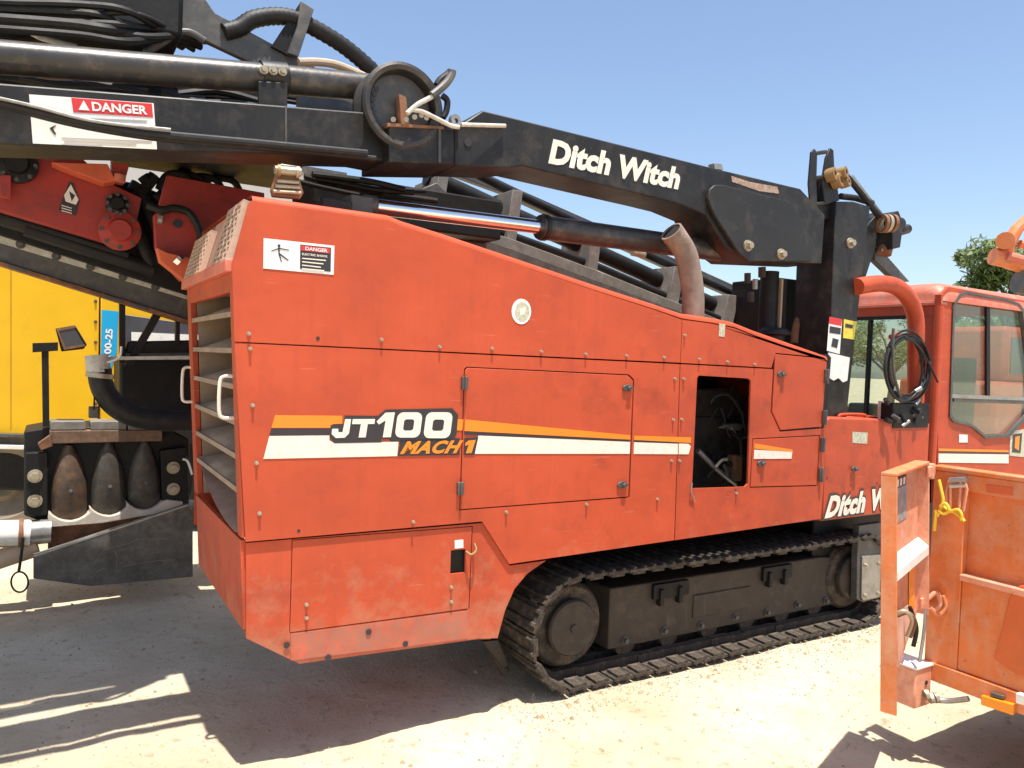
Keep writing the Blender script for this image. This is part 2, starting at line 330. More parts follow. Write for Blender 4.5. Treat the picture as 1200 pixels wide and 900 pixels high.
# ================================================================== GROUND
def ground():
    m = bpy.data.materials.new('pale_dirt'); m.use_nodes = True; nt = m.node_tree; L = nt.links.new; b = nt.nodes['Principled BSDF']
    b.inputs['Roughness'].default_value = .95; b.inputs['Specular IOR Level'].default_value = .15
    tc = _n(nt, 'ShaderNodeTexCoord')
    a = _n(nt, 'ShaderNodeTexNoise', Scale=.9, Detail=9.0, Roughness=.66); L(tc.outputs['Object'], a.inputs['Vector'])
    r = _n(nt, 'ShaderNodeValToRGB'); r.color_ramp.elements[0].position = .3; r.color_ramp.elements[1].position = .68
    r.color_ramp.elements[0].color = (.42, .34, .225, 1); r.color_ramp.elements[1].color = (.64, .56, .42, 1)
    L(a.outputs['Fac'], r.inputs[0])
    n2 = _n(nt, 'ShaderNodeTexNoise', Scale=14.0, Detail=8.0, Roughness=.7); L(tc.outputs['Object'], n2.inputs['Vector'])
    r2 = _n(nt, 'ShaderNodeValToRGB'); r2.color_ramp.elements[0].position = .55; r2.color_ramp.elements[1].position = .72
    r2.color_ramp.elements[0].color = (0, 0, 0, 1); r2.color_ramp.elements[1].color = (.75, .75, .75, 1); L(n2.outputs['Fac'], r2.inputs[0])
    mx = _n(nt, 'ShaderNodeMixRGB'); mx.inputs[2].default_value = (.24, .18, .11, 1)
    L(r2.outputs[0], mx.inputs[0]); L(r.outputs[0], mx.inputs[1]); L(mx.outputs[0], b.inputs['Base Color'])
    n3 = _n(nt, 'ShaderNodeTexNoise', Scale=35.0, Detail=8.0, Roughness=.7); L(tc.outputs['Object'], n3.inputs['Vector'])
    bp = _n(nt, 'ShaderNodeBump', Strength=.7, Distance=.03); L(n3.outputs['Fac'], bp.inputs['Height']); L(bp.outputs[0], b.inputs['Normal'])
    g = MB(); n = 200; from mathutils import noise
    def hz(x, y): return .018*noise.noise(Vector((x*1.3, y*1.3, 0)))+.010*noise.noise(Vector((x*5, y*5, 3)))+.005*noise.noise(Vector((x*14, y*14, 7)))-.018
    xs = [-3+10*i/n for i in range(n+1)]; ys = [-3.5+9*i/n for i in range(n+1)]
    vs = []
    for j, y in enumerate(ys):
        for i, x in enumerate(xs):
            e = min(i, j, n-i, n-j)/8
            vs.append((x, y, hz(x, y)*min(1, e)-.008*(1-min(1, e))))
    g.add(vs, [(j*(n+1)+i, j*(n+1)+i+1, (j+1)*(n+1)+i+1, (j+1)*(n+1)+i) for j in range(n) for i in range(n)])
    X0, X1, Y0, Y1 = -3, 7, -3.5, 5.5; B = 700; z = -.008
    g.add([(-B,-B,z),(B,-B,z),(B,B,z),(-B,B,z),(X0,Y0,z),(X1,Y0,z),(X1,Y1,z),(X0,Y1,z)], [(0,1,5,4),(1,2,6,5),(2,3,7,6),(3,0,4,7)])
    o = g.build('ground', m); o['kind'] = 'structure'
    # loose stones and crumbs of earth
    st = MB()
    for k in range(5200):
        x = random.uniform(-1, 6); y = random.uniform(-2.6, 3.6) if k < 3800 else random.gauss(.0, .12)
        if k >= 3800: x = random.uniform(2.0, 5.3)
        s_ = random.uniform(.003, .009)*(2.4 if random.random() < .07 else 1)
        p = [Vector((random.uniform(-1, 1), random.uniform(-1, 1), random.uniform(-.5, .5))).normalized()*s_ for _ in range(3)]
        zz = hz(x, y)+.003
        a_ = random.random()*6
        vv = [(x+s_*math.cos(a_+q*1.57)*random.uniform(.7, 1.2), y+s_*math.sin(a_+q*1.57)*random.uniform(.7, 1.2), zz-.004) for q in range(4)]
        st.add(vv+[(x, y, zz+s_*.7)], [(0,1,4),(1,2,4),(2,3,4),(3,0,4)])
    o = st.build('loose_stones', mat('loose_stone', (.36, .275, .17), .95, var=.4, dscale=8), smooth=0); o['kind'] = 'stuff'
    o['label'] = 'small loose stones scattered over the pale dirt'; o['category'] = 'stones'
ground()

# ================================================================== DRILLING MACHINE
dm = thing('drilling_machine', 'faded red crawler drilling machine with black lettered boom and engine hood', 'drilling machine', (2.7, .6, 0))
HW = 1.2                                                # hood width
def hoodX(z): return .62+.09*(2.09-z)/1.52
TOP = [(296,228),(330,233),(400,243),(455,251),(472,258),(520,273),(600,300),(700,334),(768,356),(800,367),(835,372),(860,377),(885,387),(930,403),(970,417)]
tw = [W(u, v) for u, v in TOP]
def hood_shell():
    m = MB(); R_ = .03; ns = 5; prof = []
    for p in tw:
        ring = []
        for k in range(ns+1):
            a = rad(90*k/ns); ring.append((p.x, R_-R_*math.cos(a)+.0005, p.z-R_+R_*math.sin(a)))
        for k in range(ns+1):
            a = rad(90*k/ns); ring.append((p.x, HW-R_+R_*math.sin(a), p.z-R_+R_*math.cos(a)))
        ring.append((p.x, HW, .8))
        prof.append(ring)
    n = len(prof[0]); vs = [v for r in prof for v in r]
    m.add(vs, [(i*n+k, i*n+k+1, (i+1)*n+k+1, (i+1)*n+k) for i in range(len(prof)-1) for k in range(n-1)])
    return m.build('hood_shell', RED, dm, smooth=40)
hood_shell()
lip = [(u, v+7.5) for u, v in TOP]
DOOR = rrect(546, 432.5, 741, 596, 4)
def bil(q, n=1):  # perspective-correct quad outline
    return q
DOORP = [(548,431),(736,440),(742,446),(736.5,582),(539.5,597),(545,434)]
def grow(poly, d):
    cx = sum(p[0] for p in poly)/len(poly); cy = sum(p[1] for p in poly)/len(poly)
    return [(u+(d if u > cx else -d), v+(d if v > cy else -d)) for u, v in poly]
# --- upper side panel
up_ = plate('upper_panel', [(291.5,238),(272,309),(275,400)]+[(290,401),(797,425),(799,374.5)]+[p for p in reversed(lip[1:9])]+[(297,235.5)], 0, .012, RED, dm, 0)
ur_ = plate('upper_rear_panel', [(799.6,374.6),(797.6,425.2),(884,429.8),(904,431),(909,413.5),(966,419),(969,424)]+[p for p in reversed(lip[10:])], 0, .012, RED, dm, 0)
# --- middle panel with the doorway cut out
mp_ = plate('middle_panel', [(275,402.5),(290,402.5),(796.6,426.8),(790,633),(597,661),(565,611),(288,635)], 0, .012, RED, dm, 0, [grow(DOORP, 1.3)])
dr_ = plate('engine_door', DOORP, 0, .012, RED, dm, .002)
plate('door_backing', grow(DOORP, 12), .016, .006, BLACKM, dr_, 0)
# --- right panel with the open hatch and the two small doors
HATCH = [(819,440),(877,443.5),(880,446),(876.5,567),(873,570.5),(812,572.5),(811,570),(817,443)]
UD = [(909,415),(966,420.5),(969,424),(963,500),(915,504),(905,482)]
LD = [(883,515),(960,511),(957,568.5),(879.5,570.5)]
rp_ = plate('rear_panel', [(797.4,426.8),(884,431.4),(903,432.4),(906,433),(903,482),(914,506),(967,502),(965.5,560),(962,608),(791,633)], 0, .012, RED2, dm, 0, [HATCH, grow(LD, 1.2)])
ud_ = plate('upper_hatch_door', UD, 0, .012, RED, dm, .002)
plate('hatch_backing', grow(UD, 5), .016, .006, BLACKM, ud_, 0)
ld_ = plate('lower_hatch_door', LD, 0, .012, RED, dm, .002)
plate('hatch_backing', grow(LD, 6), .016, .006, BLACKM, ld_, 0)
# --- lower box
a0 = W(288, 636)
LB = [(288.3,636.5),(565,613),(597,663),(640,657),(618,672),(603,690),(592,715),(583,748),(560,748),(350,777.5),(288.5,748)]
PD = [(343,633.5),(553,617.5),(549,713),(340,741)]
LH = [(528.5,645),(546,643.5),(545,671),(527.5,673)]
lb_ = plate('lower_side_panel', LB, .012, .012, RED2, dm, 0, [grow(PD, 1)])
pd_ = plate('lower_access_panel', PD, .010, .012, RED, lb_, 0, [LH])
plate('panel_backing', grow(PD, 8), .03, .005, BLACKM, lb_, 0)
plate('worn_strip', [(341,743),(549,715.5),(549,748.5),(341,774)], .0085, .003, mat('worn_paint_strip', (.50, .11, .06), .6, var=.2, dirt=(.28, .16, .11), damt=.6, dscale=7, streak=.5, chips=.6), lb_, 0)
plate('seam_backing', [(287,626),(350,622),(350,642),(288,648)], .026, .004, BLACKM, lb_, 0)
plate('latch_tab', [(533,633.5),(543,632.6),(543,642),(533,643)], .005, .004, WHITE, lb_, 0)
hose('latch_hook', [W(546, 646, .0), W(552, 650, -.02), W(558, 645, -.02), W(556, 637, .0)], .006, GOLD, lb_)
MB().prism([W(350,778,.02), W(560,749,.02), W(575,749,.02), (1.95, 1.15, .43), (.95, 1.15, .43)], (0, 0, .01)).build('bottom_pan', RED2, lb_)
# --- front (-X) face: frame, lower panel, louvers
zc = 2.09
def FX(y, z, o=0.0): return Vector((hoodX(z)+o, y, z))
fr = MB()
def fbox(m, y0, y1, z0, z1, d0=0.0, d1=.03):
    p = [FX(y0, z0, d0), FX(y1, z0, d0), FX(y1, z1, d0), FX(y0, z1, d0)]; m.prism(p, (d1-d0, 0, 0)); return m
fbox(fr, 0.013, .085, .985, zc); fbox(fr, HW-.10, HW-.001, .985, zc); fbox(fr, .0855, HW-.1005, 1.985, zc)
front = fr.build('front_frame', RED2, dm, .003)
lf = MB(); fbox(lf, .026, 1.13, .60, .975, -.002, .02); lf.build('front_lower_panel', RED2, dm, .003)
lf2 = MB(); lf2.prism([FX(.03, .60, 0), FX(1.10, .60, 0), FX(1.0, .46, .20), FX(.03, .46, .20)], (.01, 0, -.02)); lf2.build('front_chin_plate', RED2, dm, .003)
# curved louver blades
LOUV = mat('dusty_louver', (.34, .25, .175), .9, var=.2, dirt=(.40, .17, .10), damt=.3, dscale=6)
for v in (371, 409, 447, 485, 522, 559):
    z = WX(254, v, .66).z; m = MB(); A = []; ny = 12
    for k in range(7):
        t = k/6
        for j in range(ny+1):
            q = j/ny; y = .087+(HW-.19)*q
            A.append((hoodX(z)+.012+.27*t, y, z+.11*t**.8*(.35+.65*min(1, 2.2*min(q, 1-q)+.25))+.006*math.sin(q*3.14)))
    n1 = ny+1
    B_ = [(x, y, z_-.012) for x, y, z_ in A]; m.add(A, [(k*n1+j, k*n1+j+1, (k+1)*n1+j+1, (k+1)*n1+j) for k in range(6) for j in range(ny)])
    m.add(B_, [(k*n1+j+n1, k*n1+j+n1+1, k*n1+j+1, k*n1+j) for k in range(6) for j in range(ny)])
    o2 = len(A); m.f += [[j, j+1, o2+j+1, o2+j] for j in range(ny)]; m.mi += [0]*ny
    m.box((hoodX(z)+.004, .0875, z-.016), (hoodX(z)+.0118, HW-.104, z+.006))
    m.build('louver', LOUV, front, smooth=60)
for y in (.0862, HW-.108): MB().prism([(hoodX(.99)+.032, y, .99), (.93, y, .99), (.93, y, 2.04), (hoodX(2.04)+.032, y, 2.04)], (0, .006, 0)).build('duct_side', LOUV, front)
MB().box((.66, .09, 2.03), (.93, HW-.11, 2.04)).build('duct_top', LOUV, front)
MB().box((.93, .05, .99), (.95, HW-.02, 2.05)).build('radiator_core', mat('dusty_radiator_core', (.36, .28, .20), .9, var=.25, dscale=20), front)
# flared lower sheet in the opening
m = MB(); ny = 14; A = []
for k in range(2):
    for j in range(ny+1):
        t = j/ny; y = .10+.98*t
        A.append((hoodX(1.0)-.004+.20*k, y, .99+.20*(t**2.2)*(1-k*.3)+.05*k))
m.add(A, [(j, j+1, ny+2+j, ny+1+j) for j in range(ny)]); m.build('deflector_sheet', DUSTRED, front, smooth=60)
def grab(name, y, z0, z1, o=.075):
    x = hoodX((z0+z1)/2)
    return hose(name, [(x+.01, y, z1), (x-o*.7, y, z1), (x-o, y, z1-.03), (x-o, y, z0+.03), (x-o*.7, y, z0), (x+.01, y, z0)], .0075, CREAM, front, n=4)
grab('grab_handle', .105, 1.47, 1.64, .05); grab('grab_handle', 1.16, 1.47, 1.65, .045)
# perforated vents on the sloped nose
def chP(s, y, o=0.0):   # s 0..1 up the slope
    p0 = Vector((.62, 0, 2.095)); p1 = Vector((.685, 0, 2.345)); n = Vector((-(p1.z-p0.z), 0, p1.x-p0.x)).normalized()
    p = p0.lerp(p1, s); return Vector((p.x, y, p.z))+n*o
m = MB()
m.prism([chP(-.02, .012, .0), chP(-.02, HW-.01, .0), chP(1.04, HW-.01, 0), chP(1.04, .012, 0)], (.02, 0, 0))
nose = m.build('nose_plate', mat('dusty_nose_paint', (.22, .11, .075), .8, var=.25, dirt=(.3, .2, .15), damt=.3), dm)
VENTP = mat('bleached_vent_paint', (.56, .38, .28), .6, var=.15, dirt=DUST, damt=.3, dscale=9)
def grille(y0, y1, s0, s1, nc, nr):
    m = MB(); o = .028; t = .006
    def bar(sa, sb, ya, yb):
        p = [chP(sa, ya, o), chP(sa, yb, o), chP(sb, yb, o), chP(sb, ya, o)]; n = (chP(.5, 0, 1)-chP(.5, 0, 0)); m.prism(p, -n*t)
    dy = (y1-y0)/nc; ds = (s1-s0)/nr
    for j in range(nr+1): bar(s0+ds*j-ds*.16, s0+ds*j+ds*.16, y0-.01, y1+.01)
    for j in range(nr):
        off = .5*(j % 2)
        for i in range(nc+1):
            y = min(y1, y0+dy*(i+off)); bar(s0+ds*j+ds*.15, s0+ds*j+ds*.85, y-dy*.13, y+dy*.13)
    n = (chP(.5, 0, 1)-chP(.5, 0, 0))
    for ya in (y0-.014, y1+.011): m.prism([chP(s0-.03, ya, o), chP(s1+.03, ya, o), chP(s1+.03, ya, .001), chP(s0-.03, ya, .001)], (0, .004, 0))
    for sa in (s0-.05, s1+.03): m.prism([chP(sa, y0-.0145, o), chP(sa, y1+.0155, o), chP(sa, y1+.0155, .001), chP(sa, y0-.0145, .001)], (chP(sa+.02, 0)-chP(sa, 0)))
    m.build('vent_grille', VENTP, nose, smooth=0)
    MB().prism([chP(s0, y0, .004), chP(s0, y1, .004), chP(s1, y1, .004), chP(s1, y0, .004)], (.002, 0, 0)).build('vent_backing', mat('vent_shade', (.012, .008, .007), .95), nose)  # near-black sheet paints the shade behind the grille holes
grille(.04, .33, .06, .97, 4, 9); grille(.68, 1.13, .06, .80, 6, 8)
m = MB(); m.prism([FX(.012, 2.06, -.03), FX(HW-.01, 2.06, -.03), chP(.03, HW-.01, .03), chP(.03, .012, .03)], (.03, 0, 0)); m.build('nose_lip', PINK, nose, .004)
# --- decals on the hood
SURF = -.0022
sheet('white_stripe', [[(315.7,511),(386,510.3),(386,516),(392,519.5),(467,517.5),(465.5,534.5),(308.7,537.8)]], SURF, CREAM, mp_)
sheet('dark_stripe', [[(318,502.2),(388,502.2),(386,509.7),(315.9,510.3)]], SURF, DKDEC, mp_)
sheet('orange_stripe', [[(322.5,486.5),(401,487.2),(401,496.5),(390,497),(388,501.4),(318,501.4)]], SURF, ORDEC, mp_)
sheet('orange_stripe', [[(536,491),(543,491.5),(541.8,504.5),(535,504.2)]], SURF, ORDEC, mp_)
JT_BG = [(404,487),(443,487.5),(452,480),(530,478.5),(537,486),(535,509),(529,516.5),(458,517.5),(456,514.5),(447,514.5),(447,518.5),(392,519.5),(386.5,512),(387.5,498),(403,497)]
sheet('lettering_backing', [JT_BG], SURF-.0008, DKDEC, mp_)
YL = SURF-.0024
sheet('letter_j', [[(404.5,491.2),(411.5,491.2),(409,508),(404,513),(393.5,513.3),(388.6,508.6),(389.4,502.5),(396.5,502.5),(396.5,506.5),(401.5,506.5)]], YL, CREAM, mp_)
sheet('letter_t', [[(413.5,491.2),(439.5,491),(438.8,496.8),(431,496.9),(428.5,512.5),(420.3,512.7),(423,497),(412.6,497)]], YL, CREAM, mp_)
sheet('digit_one', [[(452,483.6),(462.8,483.2),(458,512.3),(448.6,512.5),(452,492.5),(444,497.5),(441.5,494)]], YL, CREAM, mp_)
def zero(cx, cy, w_, h_, t):
    def sh(l): return [(u+(cy-v)*.13, v) for u, v in l]
    return [sh(rrect(cx-w_, cy-h_, cx+w_, cy+h_, 7)), sh(rrect(cx-w_+t, cy-h_+t*.95, cx+w_-t, cy+h_-t*.95, 3))]
sheet('digit_zero', zero(479, 498, 14.6, 14.8, 8.6), YL, CREAM, mp_)
sheet('digit_zero', zero(513.5, 498.3, 15.6, 15.2, 9), YL, CREAM, mp_)
sheet('lettering_backing', [[(469.5,516),(539,513.5),(538.6,533.2),(466,534.3)]], SURF-.0008, DKDEC, mp_)
sheet('lettering_backing', [[(544.5,513.3),(560.5,512.5),(556,533),(543.6,533.2)]], SURF-.0008, DKDEC, dr_)
text('model_lettering', 'MACH', pq(YL, (473,517), (543,515.7), (538.5,531.2), (468.5,532.3)), ORDEC, mp_, off=.045, shear=.25, space=1.1)
sheet('digit_one', [[(549.5,516.2),(557.5,515.6),(552.6,531),(546,531.2),(549.4,521),(545.4,522.6),(545.6,519.2)]], YL, ORDEC, dr_)
sheet('orange_stripe', [[(545,491.5),(738.8,510),(738.5,515.2),(544.4,505)]], SURF, ORDEC, dr_)
sheet('dark_stripe', [[(544.4,505.6),(738.5,515.5),(738.5,517.4),(544.3,509.4)]], SURF, DKDEC, dr_)
sheet('white_stripe', [[(560.6,510.4),(738.4,517.9),(738,531.8),(556.5,531.8)]], SURF, CREAM, dr_)
sheet('orange_stripe', [[(743,510.6),(810,512.5),(810,519),(743,515.5)]], SURF, ORDEC, mp_)
sheet('dark_stripe', [[(743,515.8),(794,518.2),(794,519.6),(743,517.8)]], SURF, DKDEC, mp_)
sheet('white_stripe', [[(743,518.2),(794.5,520),(794.3,532.3),(742.6,532)]], SURF, CREAM, mp_)
sheet('white_stripe', [[(795.6,519.8),(807,520.2),(809.5,523),(807,532.3),(795.4,532.3)]], SURF, CREAM, rp_)
sheet('orange_stripe', [[(884.5,519.5),(929,527),(928.5,531),(884,525.5)]], SURF, ORDEC, ld_)
sheet('white_stripe', [[(884,527),(928.5,529.8),(927.5,537.5),(883.4,537.8)]], SURF-.0004, CREAM, ld_)
# warning sticker on the upper panel
ws = sheet('warning_sticker', [[(309,279),(392,288),(391,322),(308.5,314.5)]], SURF, WHITE, up_)
sheet('sticker_block', [[(352,286.5),(388,290.3),(387.5,318.5),(351.5,315)]], SURF-.0012, DKDEC, up_)
sheet('sticker_block', [[(353,287.5),(386.8,291.2),(386.6,297),(352.8,293.5)]], SURF-.0022, REDDEC, up_)
text('danger_lettering', 'DANGER', pq(SURF-.0032, (358,288.9), (384,291.7), (383.8,296), (357.8,293.1)), WHITE, up_, off=.02)
for k in range(4): sheet('text_line', [[(354,302+k*4),(382-k*3%7,304.6+k*4),(382-k*3%7,305.9+k*4),(354,303.3+k*4)]], SURF-.0022, CREAM, up_)
text('sticker_lettering', 'ELECTRIC SHOCK', pq(SURF-.0024, (354,296.3), (384,299.3), (384,301.8), (354,298.8)), CREAM, up_, off=.02)
def man(y, s, px):
    for a, b, wd in (((0,-9),(0,-2),2.2), ((0,-8),(-9,-5),1.3), ((0,-8),(12,-6),1.3), ((0,-2),(3,8),1.6), ((0,-2),(11,6),1.8)):
        dx, dy = b[0]-a[0], b[1]-a[1]; l = math.hypot(dx, dy); nx, ny_ = -dy/l*wd/2, dx/l*wd/2
        sheet('pictogram', [[(px[0]+s*(a[0]+nx), px[1]+s*(a[1]+ny_)), (px[0]+s*(b[0]+nx*.6), px[1]+s*(b[1]+ny_*.6)), (px[0]+s*(b[0]-nx*.6), px[1]+s*(b[1]-ny_*.6)), (px[0]+s*(a[0]-nx), px[1]+s*(a[1]-ny_))]], y-.0002*wd, DKDEC, up_)
    sheet('pictogram', [ell(px[0], px[1]-11*s, 1.7*s, 1.8*s, 10)], y, DKDEC, up_)
man(SURF-.0014, 1.0, (327, 299))
rs = sheet('round_sticker', [ell(611, 365, 11.5, 15)], SURF, WHITE, up_)
sheet('sticker_print', [ell(612, 365, 8.5, 11.5, 14)], SURF-.0012, OLIVE, up_)
sheet('sticker_print', [[(609,362),(616,359.5),(615,368),(610,370)]], SURF-.002, CREAM, up_)
# bolts and latches
bolts([(291.5,391),(447,398),(515,406.5),(576.5,408.5),(634,412),(686,415),(734,417),(778,419)], -.0005, up_)
bolts([(293,408.5),(296,475),(300.5,542.5),(304,601.6),(484,611.5),(593,600),(687,591),(770,585),(790.5,444),(788.5,492),(786.5,540)], -.0005, mp_)
bolts([(800.8,444),(798.2,491.5),(796,540),(862.6,578)], -.0005, rp_)
bolts([(802,393),(819,421),(852,424),(884,427)], -.0005, ur_)
bolts([(359,708.5),(359,724),(528.6,688),(528.6,705)], .0098, lb_)
bolts([(372.5,396.5)], 0, up_, HOLE, 'bolt_hole', .8); bolts([(350,622)], 0, mp_, HOLE, 'bolt_hole', .7)
bolts([(336,756),(384.6,770.5),(475,754.5)], .0075, lb_, HOLE, 'bolt_hole', 1.35); bolts([(432,740.5)], .007, lb_, HOLE, 'bolt_hole', 1.35)
bolts([(862,574)], 0, rp_, HOLE, 'bolt_hole', .6)
def latch(u, v, parent, w_=.034, h_=.019):
    c = W(u, v, -.001); m = MB()
    m.prism([c+Vector((w_*math.cos(a), 0, h_*math.sin(a))) for a in [2*math.pi*k/20 for k in range(20)]], (0, -.010, 0))
    m.prism([c+Vector((.012+.017*math.cos(a), -.0102, .011*math.sin(a))) for a in [2*math.pi*k/16 for k in range(16)]], (0, -.012, 0))
    m.build('latch', GREYP, parent, .003)
latch(734.7, 454.7, dr_); latch(728.5, 568, dr_); latch(915, 438.6, ud_); latch(891.5, 543, ld_)
def hinge(u, v, parent, w_=.016, h_=.030):
    c = W(u, v, -.001); m = MB(); m.box((c.x-w_, c.y-.016, c.z-h_), (c.x+w_, c.y, c.z+h_)); m.cyl((c.x+.004, c.y-.018, c.z-h_*1.05), (c.x+.004, c.y-.018, c.z+h_*1.05), .009, 10)
    m.build('hinge', GREYP, parent, .002)
for a in ((543.5,449),(538.5,572)): hinge(*a, dr_)
for a in ((967,441),(964.5,489)): hinge(*a, ud_, .013, .045)
for a in ((962.5,521),(960.5,556)): hinge(*a, ld_, .013, .045)
plate('worn_tag', [(843,379),(850,380),(849,395),(842.5,394)], -.002, .0015, OLIVE, ur_, 0)
hose('hatch_chain', [W(811,566,-.006), W(810,577,-.012), W(813,583,-.008), W(814,588,-.006)], .004, STEEL, rp_)
# --- what is seen inside the open hatch
en = MB(); en.box((2.55, .35, .85), (4.1, 1.0, 1.45)); en.cyl((2.75, .55, 1.45), (4.0, .55, 1.45), .17, 16); en.box((2.9, .34, 1.45), (3.9, .8, 1.62))
eng = en.build('engine_block', mat('oily_engine', (.035, .03, .028), .45, metal=.3, var=.4, dirt=(.10, .08, .06), damt=.3, dscale=9), dm, .01)
hose('engine_pipe', pq(.2, (818,528), (840,550), (862,568)), .016, STEEL, eng); hose('engine_pipe', pq(.16, (838,548), (845,540), (852,538)), .010, ZINC, eng)
hose('engine_pipe', pq(.25, (848,545), (852,555), (850,568)), .012, STEEL, eng)
rh2 = random.Random(5)
for k in range(10):
    x0 = rh2.uniform(812, 868); y0 = rh2.uniform(455, 565); yy = rh2.uniform(.10, .30)
    hose('engine_hose', pq(yy, (x0, y0), (x0+rh2.uniform(4, 16), y0+rh2.uniform(-20, 20)), (x0+rh2.uniform(10, 30), y0+rh2.uniform(-10, 26)), (x0+rh2.uniform(16, 50), y0+rh2.uniform(0, 40))), rh2.choice((.006, .010, .014)), rh2.choice((RUBBER, RUBBER, BLACKM, GREYP, FRAMEM)), eng, 8, 5)
MB().box(W(853,500,.28)-Vector((0, .03, .02)), W(873,500,.28)+Vector((0, .05, .02))).build('engine_bracket', STEEL, eng, .004)
MB().box(W(858,540,.25)-Vector((0, .02, .13)), W(868,540,.25)+Vector((0, .05, .04))).build('oil_filter', RUST, eng, .01)
MB().box((2.3, .9, .82), (4.27, .92, 1.86)).build('inner_bulkhead', BLACKM, dm)
MB().box((4.285, .013, .82), (4.300, HW-.002, 1.83)).build('hood_end_wall', RED2, dm)
# --- rear tank box
tb = plate('rear_tank', [(967,494),(972,489),(1034,491),(1045,494),(1090,496),(1085,596),(963,611)], .006, .55, RED2, dm, .012)
text('brand_lettering_edge', 'Ditch Witch', pq(.002, (970.5,578.5), (1069,563), (1069,594.5), (963.5,610.5)), DKDEC, tb, off=.09, shear=.12, space=1.08)
text('brand_lettering', 'Ditch Witch', pq(.0005, (972,581.5), (1067,566.3), (1067,592), (966,608)), CREAM, tb, off=.055, shear=.12, space=1.08)
latch(1000.5, 549.5, tb, .03, .018)
plate('worn_tag', [(999,506),(1017,507),(1016,520),(999,519)], .0045, .001, OLIVE, tb, 0)
bolts([(997,568),(1028,566),(969,560)], .005, tb, HOLE, 'bolt_hole', .7)
hose('tank_rail', pq(.1, (985,492), (985,486), (1012,486), (1014,490)), .010, RED, tb); hose('tank_rail', pq(.2, (1005,487), (1030,490), (1032,494)), .010, RED, tb)
MB().cyl(W(1033,493,.15), W(1034,470,.15), .028, 14).build('tank_cap', WHITE, tb, .004)
# --- exhaust
hose('exhaust_pipe', [W(812,372,.13), W(812,345,.13), W(808,315,.13), W(803,296,.13), W(794,281,.13), W(788,273,.13)], .066, EXH, dm, 18)
e0, e1 = W(788,273,.13), W(796,284,.13); ea = (e0-e1).normalized()
MB().ring(e0+ea*.002, ea, [(.058, -.03), (.068, -.03), (.068, .012), (.058, .012)], 24).build('exhaust_tip', EXH, dm)
MB().ring(e0, ea, [(.0005, .0065), (.059, .0065), (.059, .0075), (.0005, .0075)], 20).build('exhaust_mouth', mat('mouth_shade', (.008, .007, .007), .95), dm)  # near-black disc paints the shade inside the pipe
# --- crane pedestal behind the hood's rear end
ped = MB(); p = W(935,310,.5); ped.box((p.x-.18, .5, 1.3), (p.x+.32, .95, 2.42)); ped.build('boom_pedestal', BLACKM, dm, .01)
c = W(899,385,.42); d = W(899,318,.42)
col_ = MB().cyl((c.x, .42, c.z-.15), (c.x, .42, d.z), .062, 18).build('rotation_column', BLACKM, dm)
MB().box((c.x+.052, .36, c.z-.1), (c.x+.070, .38, d.z-.05)).build('rusty_strip', TAN, col_)
for u, v, r in ((876,320,.022),(885,327,.018),(880,342,.022),(893,313,.026)): MB().cyl(W(u,v,.40), W(u,v+12,.40), r, 10).build('hose_fitting', STEEL if r < .02 else FRAMEM, col_)
ic = W(907,392,.30); MB().ring(ic, (0, 0, 1), [(.001, .05), (.07, .045), (.105, .02), (.11, 0), (.06, -.01), (.06, -.3), (.001, -.3)], 24).build('air_intake_cap', RUBBER, dm, smooth=50)
hose('rusty_hose', pq(.4, (931,402), (934,380), (943,362), (955,350)), .028, RUST, dm, 10)
# --- boom post
PY = .12
po = plate('boom_post', [(980,236),(1000,236),(1020,242),(1012,310),(1004,380),(991,500),(967,500),(974,380),(977,300)], PY, .30, BLACK, dm, .006)
plate('post_web', [(1018,262),(1031,248),(1026,290),(1008,345),(1004,340)], PY+.06, .16, BLACK, po, .004)
bolts([(996,285)], PY-.002, po, BIGB, 'pin_bolt', 1.2)
sheet('warning_label', [[(972,371),(987,374),(984,415),(969,411)]], PY-.002, WHITE, po); sheet('label_print', [[(972,371),(987,374),(986,382),(971.5,379)]], PY-.0032, REDDEC, po)
sheet('label_print', [[(972.5,382),(985.5,384.5),(985,392),(972,390)]], PY-.0032, DKDEC, po); sheet('label_print', [[(976,396),(983,398),(981,408),(974,406)]], PY-.0032, DKDEC, po)
sheet('yellow_label', [[(989,374),(1004,377),(1001,398),(988,396)]], PY-.002, YELST, po)
sheet('label_print', [[(991,379),(1000,381),(999,385),(990.5,383.5)]], PY-.0032, DKDEC, po)
plate('torn_placard', [(971,413),(996,419),(993,446),(988,448),(983,443),(977,446),(971,442)], PY-.03, .006, WHITE, po, 0)
# knuckle ironwork on top
br = MB()
for yy in (.13, .25): br.prism(pq(yy, (950,240), (948,215), (951,178), (955,174), (958,180), (957,215), (958,243)), (0, .015, 0))
for yy in (.14, .26): br.prism(pq(yy, (967,240), (964,210), (968,185), (973,173), (977,176), (978,195), (984,235)), (0, .015, 0))
for u, v in ((953,209),(953,240),(954,180)): br.tube([W(u,v,.14), W(u+14,v-2,.15)], .014, 8)
br.prism(pq(.20, (952,210), (966,209), (968,242), (950,242)), (0, .02, 0)); br.prism(pq(.17, (950,240), (984,236), (990,248), (956,262)), (0, .1, 0))
br.build('knuckle_bracket', BLACK, dm, .004)
for u, v, r in ((974,205,.045),(981,212,.05),(987,203,.04),(990,214,.035)):
    c = W(u, v, .12); MB().ring(c, (.3, -1, .2), [(r*.5, -.03), (r, -.03), (r*1.05, 0), (r, .03), (r*.5, .03)], 14).build('brass_coupling', GOLD, dm)
MB().tube(pq(.2, (985,230), (1002,232), (1022,238)), .022, 12).build('knuckle_rail', BLACK, dm)
